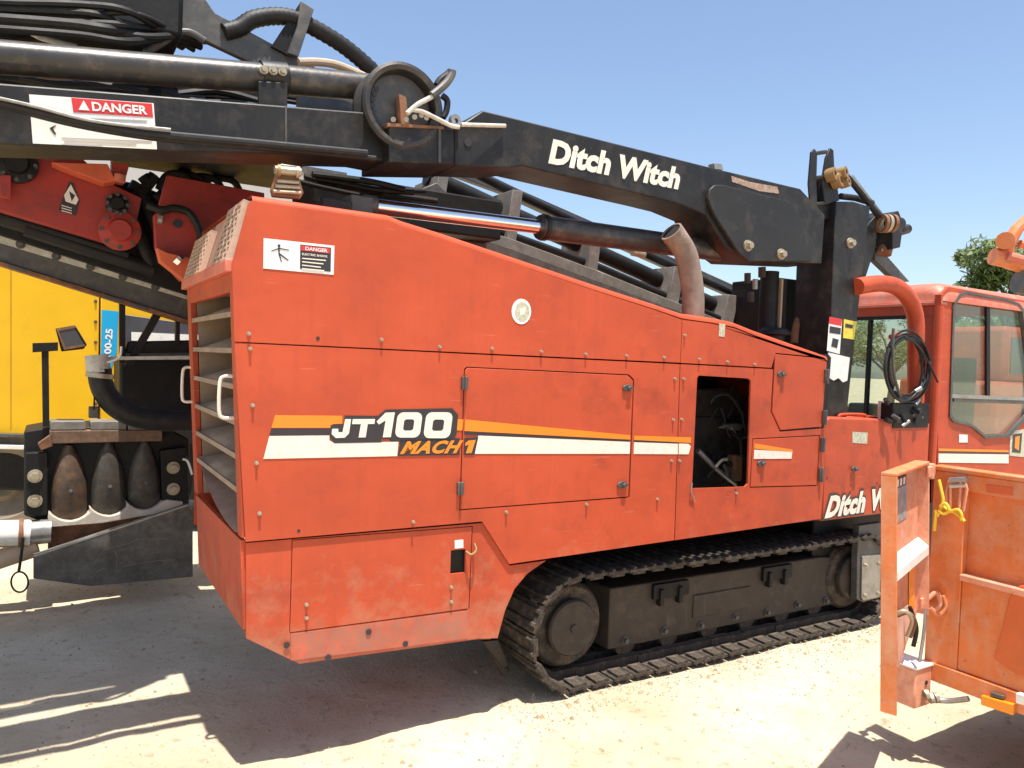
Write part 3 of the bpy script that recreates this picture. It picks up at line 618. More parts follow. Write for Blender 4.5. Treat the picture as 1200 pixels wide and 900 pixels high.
MB().tube(pq(.14, (992,206), (1010,228), (1030,254)), .020, 10).build('link_rod', BLACKM, dm); MB().tube(pq(.26, (998,207), (1014,228), (1033,252)), .016, 10).build('link_rod', STEEL, dm)
kn = MB(); c = W(1043,262,.2)
kn.cyl(c+Vector((-.12, 0, 0)), c+Vector((.12, 0, .01)), .05, 14); kn.cyl(W(1050,272,.2), W(1064,268,.2), .035, 12); kn.prism(pq(.12, (1046,250), (1053,247), (1059,262), (1055,290), (1046,292)), (0, .14, 0)); kn.build('pivot_block', BLACK, dm, .004)
for u in (1034, 1039, 1045): MB().ring(W(u, 262, .13), (1, -.3, 0), [(.045, -.012), (.065, -.012), (.065, .012), (.045, .012)], 18).build('pivot_collar', ZINC if u == 1039 else RUST, dm)
MB().cyl(W(1040,282,.2), W(1036,298,.2), .05, 12).build('pivot_pad', RUST, dm)
plate('tail_strut', [(1024,290),(1036,296),(1066,330),(1052,330),(1026,305)], .26, .05, GREYP, dm, .003)
# --- boom
BY, BT = .12, .28
bo = plate('boom', [(534,150),(566,129),(700,162.5),(837,197),(938,221),(967,252),(963,309),(872,305),(850,288),(828,252),(800,240),(773,233),(613,194.5),(592,197),(534,194)], BY, BT, BLACK, dm, .008)
gs = plate('boom_gusset', [(830,232),(832,222),(838,216.5),(848,216.5),(922,235),(930,241),(954,287),(952,306),(878,306),(866,296),(838,252)], BY-.03, .028, mat('gusset_black_paint', (.022, .0205, .0198), .46, spec=.35, var=.2, dirt=(.10, .08, .065), damt=.25, dscale=3), bo, .005)
bolts([(876,288),(915,298)], BY-.03, gs, BIGB, 'pin_bolt', 1.15)
bolts([(548,167)], BY-.001, bo, HOLE, 'bolt_hole', 2.0)
sheet('bare_patch', [[(857,206),(878,213),(911,219),(913,227),(890,224),(858,213)]], BY-.002, mat('bare_rusty_patch', (.30, .19, .13), .8, var=.4, dscale=30, dirt=(.6, .5, .42), damt=.5), bo)
plate('boom_clip', [(837,191),(846,192),(848,199),(838,198)], BY, .05, STEEL, bo, .002)
text('brand_lettering_edge', 'Ditch Witch', pq(BY-.0012, (645,161), (801.5,195), (796.5,224.5), (641,193)), DKDEC, bo, off=.06, shear=.08, space=1.03)
text('brand_lettering', 'Ditch Witch', pq(BY-.0025, (646.5,162.5), (799,197), (795,222.5), (642.5,191.5)), CREAM, bo, off=.048, shear=.08, space=1.03)
ex_ = plate('boom_extension', [(-150,84),(0,97),(425,131),(470,139),(535,147),(536,193),(470,193),(425,184),(0,169),(-150,164)], BY+.02, .24, BLACK, dm, .008)
eb = plate('elbow_box', [(456,147),(516,150),(538,152),(538,192),(456,190)], BY-.05, .36, BLACK, dm, .006)
plate('elbow_shelf', [(454,144),(520,148),(520,151),(454,148)], BY-.06, .12, RUST, eb, .001)
plate('elbow_seam', [(533,152),(537,152),(537,192),(533,192)], BY-.056, .01, BLACKM, eb, .001)
plate('elbow_seam', [(514,151),(517,151),(517,190),(514,190)], BY-.056, .01, GREYP, eb, .001)
MB().cyl(W(540,146,.06), W(592,147.5,.10), .010, 10).build('grease_rod', PALE, bo)
# danger sticker
ds = sheet('danger_sticker', [[(34,110.5),(180,121),(184,175),(38.5,168)]], BY+.0175, WHITE, ex_)
sheet('sticker_block', [[(83.5,114.5),(178,121.5),(179.5,137.5),(86,131.5)]], BY+.0162, REDDEC, ex_)
text('danger_lettering', 'DANGER', pq(BY+.0148, (107,119), (172,124), (173,134.5), (108.5,130)), WHITE, ex_, off=.03)
sheet('danger_triangle', [[(98,117.5),(105,129.5),(92,128.6)]], BY+.0148, WHITE, ex_)
for k, (x0, x1) in enumerate(((96,172),(90,150),(72,178),(75,160),(72,120))):
    y0 = (134, 138.5, 158, 162, 165.5)[k]
    sheet('text_line', [[(x0, y0+x0*.04), (x1, y0+x1*.04), (x1, y0+1.2+x1*.04), (x0, y0+1.2+x0*.04)]], BY+.0155, GREYPR, ex_)
sheet('pictogram', [[(58,150),(66,146),(62,151),(66,157),(64,158)]], BY+.0155, DKDEC, ex_)
plate('weld_seam', [(334,124),(336.5,124),(336.5,172),(334,172)], BY+.015, .01, GREYP, ex_, .001)
# boom hoses on the near face
hose('boom_hose', pq(.06, (-90,98), (0,120), (70,137), (150,153), (200,159), (300,168), (430,180)), .017, RUBBER, dm)
hose('boom_hose', pq(.09, (-90,108), (0,124), (90,146), (170,160), (250,169), (360,178), (440,186)), .013, RUBBER, dm)
hose('boom_hose', pq(.04, (-60,103), (30,122), (110,142), (200,152)), .006, STEEL, dm)
hose('boom_conduit', pq(.30, (20,83), (40,88), (70,92), (110,90)), .008, TAN, dm)
# upper cylinder along the boom
uc = MB().tube(pq(.26, (-150,55), (0,67), (200,83), (330,93), (446,104)), .062, 24).build('boom_cylinder', CYLP, dm)
cl = MB(); cl.tube(pq(.26, (305,90.5), (336,93)), .070, 24); cl.prism(pq(.17, (303,95), (337,97), (337,136), (303,134)), (0, .02, 0)); cl.build('cylinder_clamp', BLACK, dm, .003)
bolts([(309,82),(320,83),(331,84)], .175, dm, BIGB, 'clamp_bolt', .62)
# hose reel
rc = W(473,124,.07); m = MB()
rr_ = .195
m.ring(rc, (0, 1, 0), [(rr_-.035, 0), (rr_-.012, -.006), (rr_, 0), (rr_, .012), (rr_-.03, .02), (rr_-.03, .10), (rr_, .11), (rr_, .13), (rr_-.045, .13), (rr_-.045, .02)], 48)
reel = m.build('hose_reel', BLACK, dm, smooth=35)
MB().ring(rc, (0, 1, 0), [(rr_-.034, -.001), (rr_-.016, -.010), (rr_-.010, -.004), (rr_-.03, .004)], 48).build('reel_rim', CYLP, reel)
MB().ring(rc, (0, 1, 0), [(.001, .05), (rr_-.04, .05), (rr_-.04, .06), (.001, .06)], 40).build('reel_disc', GREYP, reel)
for k in range(7):
    a = rad(150+k*12); MB().cyl(rc+Vector((math.cos(a)*.13, .044, math.sin(a)*.13)), rc+Vector((math.cos(a)*.13, .052, math.sin(a)*.13)), .012, 8).build('reel_hole', DKDEC, reel)
MB().prism(pq(.055, (468,110), (476,114), (480,146), (470,146)), (0, .05, 0)).build('reel_bracket', RUST, reel, .003)
hose('swivel_hose', pq(.03, (477,133), (490,122), (505,114), (512,108)), .011, PALE, reel)
hose('swivel_hose', pq(.025, (506,112), (516,104), (524,96), (529,88), (530,83)), .019, GREYP, reel)
hose('swivel_hose', pq(.10, (512,100), (516,94), (524,88), (528,84)), .018, RUBBER, reel)
hose('swivel_hose', pq(.03, (480,128), (495,131), (510,138), (528,147), (538,149)), .010, PALE, reel)
MB().ring(W(533,142,.05), (.2, -1, 0), [(.012, -.01), (.030, -.01), (.030, .012), (.012, .012)], 16).build('swivel_eye', STEEL, reel)
hose('swivel_hose', pq(.12, (518,112), (524,118), (523,130), (519,138)), .015, RUBBER, reel)
for u, v in ((486,137),(494,135),(500,138),(476,140),(461,140)): MB().cyl(W(u,v,.05), W(u,v,.09), .012, 8).build('reel_fitting', STEEL, reel)
# lift cylinder under the boom
LY = .30
lc = MB().tube(pq(LY, (632,266), (700,275), (790,287), (852,295)), .066, 24).build('lift_cylinder', CYLP, dm)
MB().tube(pq(LY, (635,266.3), (639,266.9)), .072, 24).build('cylinder_gland', BLACK, lc)
MB().tube(pq(LY, (430,241), (640,267)), .038, 20).build('cylinder_rod', CHROME, lc)
m = MB(); m.tube(pq(LY, (425,240), (440,242)), .05, 16); m.box(W(425,240,LY)+Vector((-.08, -.06, -.2)), W(425,240,LY)+Vector((.03, .06, .03))); m.build('rod_clevis', GREYP, lc, .006)
# --- drill rack rising behind the hood
dk = plate('drill_rail', [(470,167),(560,203),(600,218),(700,262),(900,352),(900,366),(700,277),(590,226),(470,182)], 1.25, .06, GREYP, dm, .004)
plate('drill_rail', [(450,238),(510,252),(600,280),(700,317),(800,357),(930,410),(930,428),(800,378),(700,336),(600,298),(450,256)], .85, .06, DGST, dm, .004)
plate('drill_rail', [(490,255),(600,292),(800,366),(800,382),(600,306),(490,268)], .80, .02, GREYP, dm, .002)
for x0, y0, x1, y1 in ((607,222,598,290),(700,268,694,318),(797,312,788,362),(860,345,852,385),(520,205,512,258)):
    MB().prism(pq(.9, (x0-6, y0), (x0+6, y0+2), (x1+6, y1), (x1-6, y1-2)), (0, .34, 0)).build('rail_rung', DGST, dk, .003)
MB().tube(pq(1.05, (500,206), (600,252), (700,296), (900,386)), .055, 16).build('drill_pipe', BLACKM, dk)
MB().tube(pq(1.10, (560,205), (700,272), (900,362)), .03, 12).build('drill_pipe', RUBBER, dk)
MB().tube(pq(.95, (560,262), (700,312), (900,398)), .025, 12).build('drill_pipe', BLACKM, dk)
plate('rail_bracket', [(492,222),(512,214),(522,224),(518,240),(500,244)], .75, .10, GREYP, dk, .004)
for u, v in ((741,296),(796,318)): MB().cyl(W(u,v,.7), W(u+14,v+3,.7), .022, 10).build('rail_fitting', ZINC, dk)
# --- machinery over the top-left
cr = MB(); cr.box((-2.2, .52, 3.12), (.48, 1.85, 3.75)); cb = cr.build('carriage_housing', BLACKM, dm, .02)
plate('housing_plate', [(-200,-60),(205,-60),(213,34),(186,62),(120,50),(60,38),(30,46),(-200,30)], .80, .05, BLACKM, cb, .004)
plate('housing_flange', [(213,-40),(236,-8),(252,15),(372,80),(305,78),(212,34)], .62, .04, GREYP, dm, .004)
plate('housing_fin', [(318,54),(353,1),(350,64),(336,64)], .60, .02, BLACKM, dm, .002)
plate('housing_fin', [(353,1),(368,11),(350,66),(337,62),(349,30)], .57, .03, GREYP, dm, .002)
MB().tube(spline(pq(.62, (262,38), (280,33), (296,23), (322,19), (345,22), (372,35), (400,52), (425,72), (446,92)), 8), [.038+.004*(i % 2) for i in range(65)], 12).build('corrugated_hose', RUBBER, dm, smooth=60)
hose('tan_hose', pq(.55, (350,73), (375,73), (400,78), (440,96)), .020, TAN, dm)
hose('grey_hose', pq(.58, (170,62), (190,50), (205,40), (222,38), (240,48)), .016, GREYP, dm)
hose('housing_hose', pq(.7, (-20,40), (20,32), (50,45), (90,55)), .012, PALE, dm)
for k, (a, b, r) in enumerate((((-40,70),(130,78),.05),((-40,95),(330,118),.035),((60,70),(250,100),.03),((300,108),(430,128),.035),((-30,22),(120,36),.03))):
    MB().tube(pq(.9+.05*k, a, b), r, 12).build('housing_hose', (BLACKM, RUBBER)[k % 2], dm)
rh = random.Random(11)
for k in range(12):
    x0 = rh.uniform(-60, 200); y0 = rh.uniform(84, 96)+x0*.07; x1 = x0+rh.uniform(120, 230); yy = rh.uniform(.5, 1.3)
    hose('hydraulic_hose', pq(yy, (x0, y0), (x0+(x1-x0)*.35, y0+rh.uniform(4, 12)), (x0+(x1-x0)*.7, y0+rh.uniform(8, 18)), (x1, y0+(x1-x0)*.08+rh.uniform(0, 8))), rh.choice((.010, .014, .020)), rh.choice((RUBBER, RUBBER, BLACKM)), dm, 8, 4)
for k in range(9):
    y0 = rh.uniform(2, 34); yy = rh.uniform(.40, .50); x1 = rh.uniform(150, 215)
    hose('hydraulic_hose', pq(yy, (-90, y0-6), (0, y0), (x1*.5, y0+rh.uniform(2, 9)), (x1*.8, y0+rh.uniform(5, 16)))+[W(x1+18, 36+rh.uniform(0, 12), .64), W(x1+50, 44+rh.uniform(0, 16), .72)], rh.choice((.012, .016, .022)), rh.choice((RUBBER, BLACKM, BLACKM)), dm, 8, 5)
for k in range(8):
    x0 = rh.uniform(345, 400); y0 = rh.uniform(204, 222); yy = rh.uniform(.45, .60)
    hose('hydraulic_hose', pq(yy, (x0, y0), (x0+30, y0+rh.uniform(3, 8)), (x0+70, y0+rh.uniform(8, 16)), (x0+rh.uniform(100, 130), y0+rh.uniform(12, 26))), rh.choice((.012, .016)), rh.choice((RUBBER, BLACKM)), dm, 8, 4)
plate('housing_plate', [(196,75),(320,88),(330,120),(210,112)], .85, .05, BLACKM, dm, .004)
plate('housing_plate', [(350,104),(430,112),(430,132),(350,126)], .6, .05, GREYP, dm, .004)
plate('housing_plate', [(-60,78),(95,84),(100,108),(-60,100)], 1.4, .05, BLACKM, dm, .004)
MB().box((1.12, .62, 2.44), (2.2, 1.05, 2.66)).build('boom_rest', BLACKM, dm, .01)
MB().box((1.0, .1, 2.372), (1.14, .9, 2.43)).build('boom_rest_pad', RUBBER, dm, .01)

MB().box((.30, .72, 2.86), (1.28, 2.15, 2.92)).build('shade_plate', BLACKM, dm, .006)  # added plate, hidden behind the boom, that shades the ground below

# --- crawler tracks
def track(y0, y1):
    zc_, rr, xa, xb = .318, .305, 2.46, 4.90
    n_ = 46
    tp = MB()
    # path length
    Ls = xb-xa; per = 2*Ls+2*math.pi*rr; 
    fr_ = MB(); fr_.prism([(xa+.30, y0+.16, .125), (xb-.08, y0+.16, .125), (xb-.08, y0+.16, .46), (xb-.3, y0+.16, .48), (xa+.30, y0+.16, .48)], (0, y1-y0-.22, 0))
    tf = fr_.build('track_frame', FRAMEM, dm, .008)
    for x in (xa+.75, xb-.75):
        m = MB(); m.box((x-.14, y0+.135, .38), (x+.14, y0+.162, .47)); m.box((x-.10, y0+.12, .34), (x-.07, y0+.16, .44)); m.box((x+.05, y0+.12, .34), (x+.08, y0+.16, .44)); m.build('frame_bracket', BLACKM, tf, .004)
    for k in range(7):
        ob = bpy.data.objects.new('frame_bolt', DKB); ob.location = (xa+.42+k*.30, y0+.159, .165+.012*(k % 2)); link(ob, tf)
    MB().box((xa+.95, y0+.152, .22), (xa+1.45, y0+.161, .36)).build('cover_plate', FRAMEM, tf, .004)
    def sprocket(x, name):
        m = MB(); yc = (y0+y1)/2; h = (y1-y0)/2-.14
        m.ring((x, yc, zc_), (0, 1, 0), [(.001, -h-.03), (.13, -h-.03), (.14, -h), (.215, -h), (.235, -h+.03), (.235, h-.03), (.215, h), (.001, h)], 36)
        o = m.build(name, TRACKM, tf, .004)
        MB().ring((x, y0+.10, zc_), (0, 1, 0), [(.001, -.022), (.02, -.022), (.024, -.012), (.145, -.012), (.155, 0), (.155, .02), (.001, .02)], 36).build('hub_cap', FRAMEM, tf)
    sprocket(xa, 'idler_wheel'); sprocket(xb, 'drive_sprocket')
    rl = MB(); rl.cyl((0, y0+.19, 0), (0, y1-.06, 0), .075, 18); rme = rl.mesh('roller', TRACKM)
    for k in range(6):
        ob = bpy.data.objects.new('track_roller', rme); ob.location = (xa+.45+k*.34, 0, .135); link(ob, tf)
    # shoes: one shared mesh, placed round the loop
    L_ = per/n_
    s_ = MB(); s_.box((-L_*.47, y0, -.006), (L_*.47, y1, .010)); s_.prism([(-L_*.30, y0+.002, .009), (-L_*.12, y0+.002, .009), (-L_*.16, y0+.002, .022), (-L_*.26, y0+.002, .022)], (0, y1-y0-.004, 0))
    s_.prism([(L_*.18, y0+.002, .009), (L_*.36, y0+.002, .009), (L_*.32, y0+.002, .022), (L_*.22, y0+.002, .022)], (0, y1-y0-.004, 0))
    for yy in (y0+.14, y1-.19): s_.box((-L_*.55, yy, -.05), (L_*.55, yy+.05, -.0062))
    s_.box((-L_*.30, y0+.004, -.022), (L_*.30, y0+.10, -.006)); s_.box((-L_*.30, y1-.10, -.022), (L_*.30, y1-.004, -.006))
    sme = s_.mesh('track_shoe', TRACKM, 0)
    belt = tp
    for k in range(n_):
        d = L_*k
        if d < Ls: p = (xa+d, 0, zc_-rr+.008); a = math.pi
        elif d < Ls+math.pi*rr: t = (d-Ls)/rr; p = (xb+rr*math.sin(t), 0, zc_-rr*math.cos(t)); a = math.pi-t
        elif d < 2*Ls+math.pi*rr: q = d-Ls-math.pi*rr; p = (xb-q, 0, zc_+rr-.012*math.sin(q/Ls*3.14)); a = 0
        else: t = (d-2*Ls-math.pi*rr)/rr; p = (xa-rr*math.sin(t), 0, zc_+rr*math.cos(t)); a = -t
        ob = bpy.data.objects.new('track_shoe', sme); ob.location = (p[0], random.uniform(-.006, .006), p[2]+random.uniform(-.002, .003)); ob.rotation_euler = (random.uniform(-.012, .012), a+random.uniform(-.02, .02), random.uniform(-.008, .008)); link(ob, tf)
track(.035, .50); track(1.75, 2.20)
MB().box((2.3, .5, .42), (5.0, 1.78, .75)).build('undercarriage', BLACKM, dm, .01)
MB().box((4.55, .22, .28), (6.0, 1.9, .764)).build('rear_chassis', BLACKM, dm, .01)
MB().box((2.2, .10, .765), (5.6, 2.15, .80)).build('deck_plate', BLACKM, dm, .004)
sp = plate('stabilizer_plate', [(1007,616),(1034,612),(1033,640),(1032,700),(1012,706),(1004,702),(1005,650)], .06, .05, GREYP, dm, .004)
plate('wear_plate', [(1011,652),(1033,650),(1031,700),(1012,704),(1010,700)], .045, .014, STEEL, sp, .003)
bolts([(1014,662),(1030,660),(1014,698),(1029,695)], .044, sp, BIGB, 'plate_bolt', .55)
MB().tube(pq(.3, (566,742), (578,762), (592,788)), .028, 10).build('scraper_arm', FRAMEM, dm)
plate('scraper', [(566,752),(584,750),(596,780),(590,783)], .25, .03, FRAMEM, dm, .003)

# --- cab
X0, Y0c, X1, Y1c = W(1103,400,.3).x, .3, 7.75, 1.42
Zr, Zb = 2.53, .95
WIN = [(1118,362),(1120,353),(1126,345),(1134,342.5),(1180,351),(1194,356),(1200,364),(1214,470),(1214,478),(1183,511),(1156,513),(1139,499),(1119,494),(1114,488)]
cw = plate('cab_side_wall', [(1103,345),(1112,336),(1230,358),(1290,380),(1290,640),(1098,620),(1099,500)], Y0c, .05, RED2, dm, 0, [WIN])
cx = sum(p_[0] for p_ in WIN)/len(WIN); cy = sum(p_[1] for p_ in WIN)/len(WIN)
inner = [(cx+(u-cx)*.965, cy+(v-cy)*.975) for u, v in WIN]; outer = [(cx+(u-cx)*1.018, cy+(v-cy)*1.012) for u, v in WIN]
plate('window_seal', outer, Y0c-.014, .03, GREYP, cw, 0, [inner])
plate('window_glass', WIN, Y0c+.022, .006, GLASS, cw, 0)
plate('window_bar', [(1156.5,347),(1160.5,347),(1160.5,466),(1156.5,466)], Y0c-.004, .02, BLACKM, cw, .002)
plate('window_bar', [(1116,462),(1213,466),(1213,470),(1116,466.5)], Y0c-.006, .022, STEEL, cw, .002)
plate('window_sill', [(1118,466),(1213,469),(1212,474),(1118,471)], Y0c-.003, .018, GREYP, cw, .002)
rf = MB(); sec = []
for k in range(6): a = rad(90*k/5); sec.append((.13-.13*math.cos(a), -.13+.13*math.sin(a)))
prof = [(0, -.16)]+sec+[(Y1c-Y0c-b_[0], b_[1]) for b_ in reversed(sec)]+[(Y1c-Y0c, -.16)]
nrm = len(prof); secs = []
for x, ins, dz in ((X0-.02, .0, -.10), (X0-.005, .0, -.05), (X0+.04, 0, -.015), (X0+.10, 0, 0), (X1-.1, 0, 0), (X1, 0, -.06)):
    secs.append([(x, Y0c-.012+p_[0]*(1+.02), Zr+max(p_[1]+dz, -.16)) for p_ in prof])
rf.add([v for s_ in secs for v in s_], [(i*nrm+k, i*nrm+k+1, (i+1)*nrm+k+1, (i+1)*nrm+k) for i in range(len(secs)-1) for k in range(nrm-1)]+[tuple(range(nrm)), tuple(range((len(secs)-1)*nrm, len(secs)*nrm))])
rf.build('cab_roof', PINK, dm, smooth=50)
m = MB(); m.box((X0-.03, Y0c-.005, Zr-.19), (X0+.05, Y1c+.005, Zr-.165)); m.build('roof_gutter', PINK, dm, .004)
bw = MB(); bw.box((X0, Y0c+.051, Zb), (X0+.04, Y1c, 1.30)); bw.box((X0, Y0c+.051, 2.25), (X0+.04, Y1c, Zr-.165)); bw.box((X0, Y0c+.051, 1.30), (X0+.04, Y0c+.22, 2.25)); bw.box((X0, Y1c-.12, 1.30), (X0+.04, Y1c, 2.25))
fw_ = bw.build('cab_front_wall', RED2, dm, .004)
MB().box((X0+.015, Y0c+.2, 1.29), (X0+.021, Y1c-.1, 2.26)).build('window_glass', GLASS, fw_)
MB().box((X0-.004, .92, 1.30), (X0+.03, .95, 2.25)).build('window_bar', BLACKM, fw_)
sg = MB(); 
for a, b_ in (((.50, 1.285), (Y1c-.10, 1.315)), ((.50, 2.235), (Y1c-.10, 2.265)), ((.50, 1.315), (.53, 2.235)), ((Y1c-.13, 1.315), (Y1c-.10, 2.235))): sg.box((X0-.012, a[0], a[1]), (X0-.0005, b_[0], b_[1]))
sg.build('window_seal', BLACKM, fw_, .004)
MB().tube([(X0-.015, Y0c+.02, Zb), (X0-.015, Y0c+.02, 2.33)], .035, 12).build('corner_pillar', RED, dm)
ow = MB(); ow.box((X0+.05, Y1c-.04, Zb), (X1-.05, Y1c-.001, 1.45)); ow.box((X1-.05, Y0c+.051, Zb), (X1-.001, Y1c-.001, 1.2)); ow.box((X0+.05, Y1c-.04, 1.45), (X0+.14, Y1c-.001, 2.37)); ow.box((X1-.10, Y1c-.04, 1.45), (X1-.05, Y1c-.001, 2.37)); ow.box((X1-.06, Y0c+.051, 1.2), (X1-.001, Y0c+.12, 2.37))
ow.build('cab_rear_frame', RED2, dm, .004); MB().box((X0, Y0c+.06, .90), (X1-.02, Y1c-.06, .95)).build('cab_floor', BLACKM, dm)
MB().box((X0+.1, .4, .30), (X1-.1, 1.3, .90)).build('cab_base', BLACKM, dm, .01)
st = MB(); st.box((6.75, .62, 1.2), (7.25, 1.1, 1.34)); st.box((7.15, .62, 1.34), (7.30, 1.1, 1.95)); st.box((6.85, .7, .95), (7.15, 1.0, 1.2)); st.build('operator_seat', SEAT, dm, .03)
m = MB(); m.box((6.25, .6, .95), (6.5, 1.2, 1.50)); m.build('control_console', DGREY, dm, .02)
sheet('orange_stripe', [[(1100,525.5),(1182,527.5),(1182,530),(1100,528.5)]], Y0c-.003, ORDEC, cw)
sheet('dark_stripe', [[(1100,529),(1182,530.6),(1182,532),(1100,530.5)]], Y0c-.003, DKDEC, cw)
sheet('white_stripe', [[(1100,531.5),(1182,532.6),(1182,543),(1100,542)]], Y0c-.003, CREAM, cw)
sheet('small_sticker', [[(1124,509),(1134,509.5),(1134,518.5),(1124,518.5)]], Y0c-.003, WHITE, cw)
sheet('cab_label', [[(1184,505),(1200,503),(1214,503),(1212,537),(1183,534)]], Y0c-.003, OLIVE, cw); sheet('label_print', [[(1187,509),(1198,507.5),(1196,531),(1186,530)]], Y0c-.0045, DKDEC, cw); sheet('label_print', [[(1190,512),(1195,511),(1194,528),(1189,525)]], Y0c-.006, ORDEC, cw)
# guard pipe, hose coil, valve block beside the cab
gp = hose('guard_pipe', pq(.10, (1004,336), (1020,333), (1036,332.5), (1052,337), (1066,352), (1073,375), (1073,410), (1073,460), (1070,520)), .058, RED, dm, 18, 6)
plate('guard_post', [(1050,495),(1084,490),(1086,600),(1046,600)], .16, .12, RED2, dm, .006)
hc = MB()
for k in range(7):
    cxp, cyp = 1062+random.uniform(-3, 3), 430+random.uniform(-3, 3); rx, ry = random.uniform(19, 28), random.uniform(34, 42); yy = .03-.012*k+.02
    m = MB().tube([W(u, v, yy+.02*math.sin(i*.4+k)) for i, (u, v) in enumerate(ell(cxp, cyp, rx, ry, 28))], .009, 8, closed=True); m.build('coiled_cable', RUBBER, gp)
hose('coiled_cable', pq(-.05, (1060,395), (1075,405), (1088,425), (1099,448)), .007, RUBBER, gp); hose('grey_cable', pq(-.04, (1047,385), (1046,410), (1048,440), (1055,465)), .010, GREYP, gp)
vb = MB(); vb.box(W(1046,502,.0), W(1074,472,.10)); vblk = vb.build('valve_block', BLACKM, dm, .008)
for k in range(16):
    u, v = random.uniform(1038, 1082), random.uniform(458, 500); a = W(u, v, random.uniform(-.04, .02)); b_ = a+Vector((random.uniform(-.05, .05), random.uniform(-.03, .03), random.uniform(-.05, .05)))
    MB().cyl(a, b_, random.uniform(.008, .018), 8).build('valve_fitting', random.choice((BLACKM, STEEL, RUBBER, GREYP)), vblk)
MB().cyl(W(1044,395,.05), W(1052,392,.05), .02, 10).build('cable_hook', RED, gp)

# ratchet strap standing on the hood edge
rsx = thing('ratchet_strap', 'rusty ratchet strap buckle on the hood top under the black boom', 'strap', W(338, 228, .08))
MB().prism(pq(.06, (324,204), (350,206), (356,226), (352,233), (320,230), (318,222)), (0, .03, 0)).build('strap_band', RUST, rsx, .003)
for v in (212, 218, 224): MB().tube(pq(.05, (325-(v-212)*.4,v), (350+(v-212)*.2,v+2)), .008, 8).build('strap_bar', ZINC, rsx)
MB().tube(pq(.045, (322,199), (352,202)), .018, 12).build('ratchet_spool', ZINC, rsx); MB().ring(W(327,200,.045), (1, -.2, 0), [(.01, -.006), (.026, -.006), (.026, .006), (.01, .006)], 12).build('ratchet_gear', GOLD, rsx); MB().ring(W(349,202,.045), (1, -.2, 0), [(.01, -.006), (.024, -.006), (.024, .006), (.01, .006)], 12).build('ratchet_gear', ZINC, rsx)
MB().prism(pq(.055, (322,196), (330,192), (352,195), (357,205), (352,204), (348,199), (330,197), (324,206)), (0, .012, 0)).build('ratchet_lever', STEEL, rsx, .002)

# ================================================================== DRILL FRAME at the left
df = thing('drill_frame', 'tilted drill frame with bolted rack, red carriage plates and three-jaw vise left of hood', 'drill frame', (.2, 3.0, 0))
RY = 2.15
rk = plate('rack_beam', [(-160,226),(0,284),(218,350),(300,375),(300,402),(218,374),(0,306),(-160,252)], RY, .08, GREYP, df, .004)
plate('toothed_rack', [(-160,214),(0,271),(60,291),(110,306),(218,339),(300,364),(300,375),(218,350),(0,284.5),(-160,227)], RY-.03, .06, PALE, df, .003)
plate('rack_flange', [(-160,252),(0,306),(218,374),(300,400),(300,405),(218,379),(0,311),(-160,257)], RY-.03, .11, RUST, rk, .002)
for u, v in ((10,309.5),(38,318.5),(66,327.5),(96,337),(122,345),(152,354)): plate('flange_clip', [(u,v),(u+22,v+6.5),(u+22,v+10.5),(u,v+4)], RY-.035, .04, random.choice((PALE, RUST, GREYP)), rk, .001)
bolts([(-14,274),(24,286.5),(66,300.5),(106,312.5),(144,324.5),(182,336.5)], RY-.031, df, DKB, 'rack_bolt', 1.0)
hose('frame_conduit', pq(RY-.06, (-90,230), (0,263), (25,273), (60,285), (120,304), (140,313), (218,337)), .012, STEEL, df)
hose('frame_conduit', pq(RY-.02, (-90,226), (0,258), (60,281), (120,300), (218,332)), .009, RUBBER, df)
plate('pale_bracket', [(47,269),(61,272),(57,291),(43,287)], RY-.07, .04, PALE, df, .002); MB().cyl(W(55,266,RY-.05), W(57,272,RY-.05), .02, 8).build('bracket_bolt', STEEL, df)
for u, v in ((125,308),(192,330)): plate('hose_clip', [(u,v),(u+12,v+3),(u+11,v+9),(u-1,v+6)], RY-.075, .03, WHITEP, df, .001)
# black backing and red carriage
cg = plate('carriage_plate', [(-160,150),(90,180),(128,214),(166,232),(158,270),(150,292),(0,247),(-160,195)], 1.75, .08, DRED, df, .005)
plate('carriage_top', [(60,190),(126,192),(136,212),(122,214),(84,200)], 1.60, .14, mat('lit_red_flange', (.66, .12, .05), .5, var=.12, dirt=(.3, .06, .03), damt=.3), cg, .004)  # carriage red with sunlight put into the colour of this top flange
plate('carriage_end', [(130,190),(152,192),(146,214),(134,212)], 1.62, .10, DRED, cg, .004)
MB().cyl(W(140,213,1.6), W(141,205,1.6), .03, 12).build('carriage_pin', PINK, cg)
for (u, v, r) in ((140,271,.11), (137,240,.06), (20,193,.10)):
    c = W(u, v, 1.72); MB().ring(c, (0, -1, 0), [(.001, 0), (r, 0), (r, .03), (r*.6, .04), (r*.5, .07), (.001, .07)], 24).build('motor_flange', DRED if v > 250 else BLACKM, cg)
    for k in range(8):
        a = k*math.pi/4; ob = bpy.data.objects.new('flange_bolt', DKB); ob.location = c+Vector((r*.82*math.cos(a), -.03, r*.82*math.sin(a))); ob.scale = (.6,)*3; link(ob, cg)
sheet('warning_label', [[(81,213),(86,214),(93,235),(89,253),(69,246),(75,228)]], 1.746, DKDEC, cg)
sheet('label_print', [[(83,216),(86,222),(92,234),(89,240),(77,236),(75,229)]], 1.744, WHITE, cg); sheet('label_print', [[(81,224),(88,229),(84,236)]], 1.742, DKDEC, cg)
for k in range(3): sheet('label_line', [[(72,240+k*3),(84,243.6+k*3),(84,244.6+k*3),(72,241+k*3)]], 1.744, WHITE, cg)
plate('carriage_tab', [(0,205),(13,205),(13,233),(0,230)], 1.66, .05, DRED, cg, .003)
plate('frame_backing', [(-160,160),(160,215),(196,230),(240,250),(330,290),(330,372),(218,345),(0,275),(-160,222)], 2.02, .06, BLACKM, df, .004)
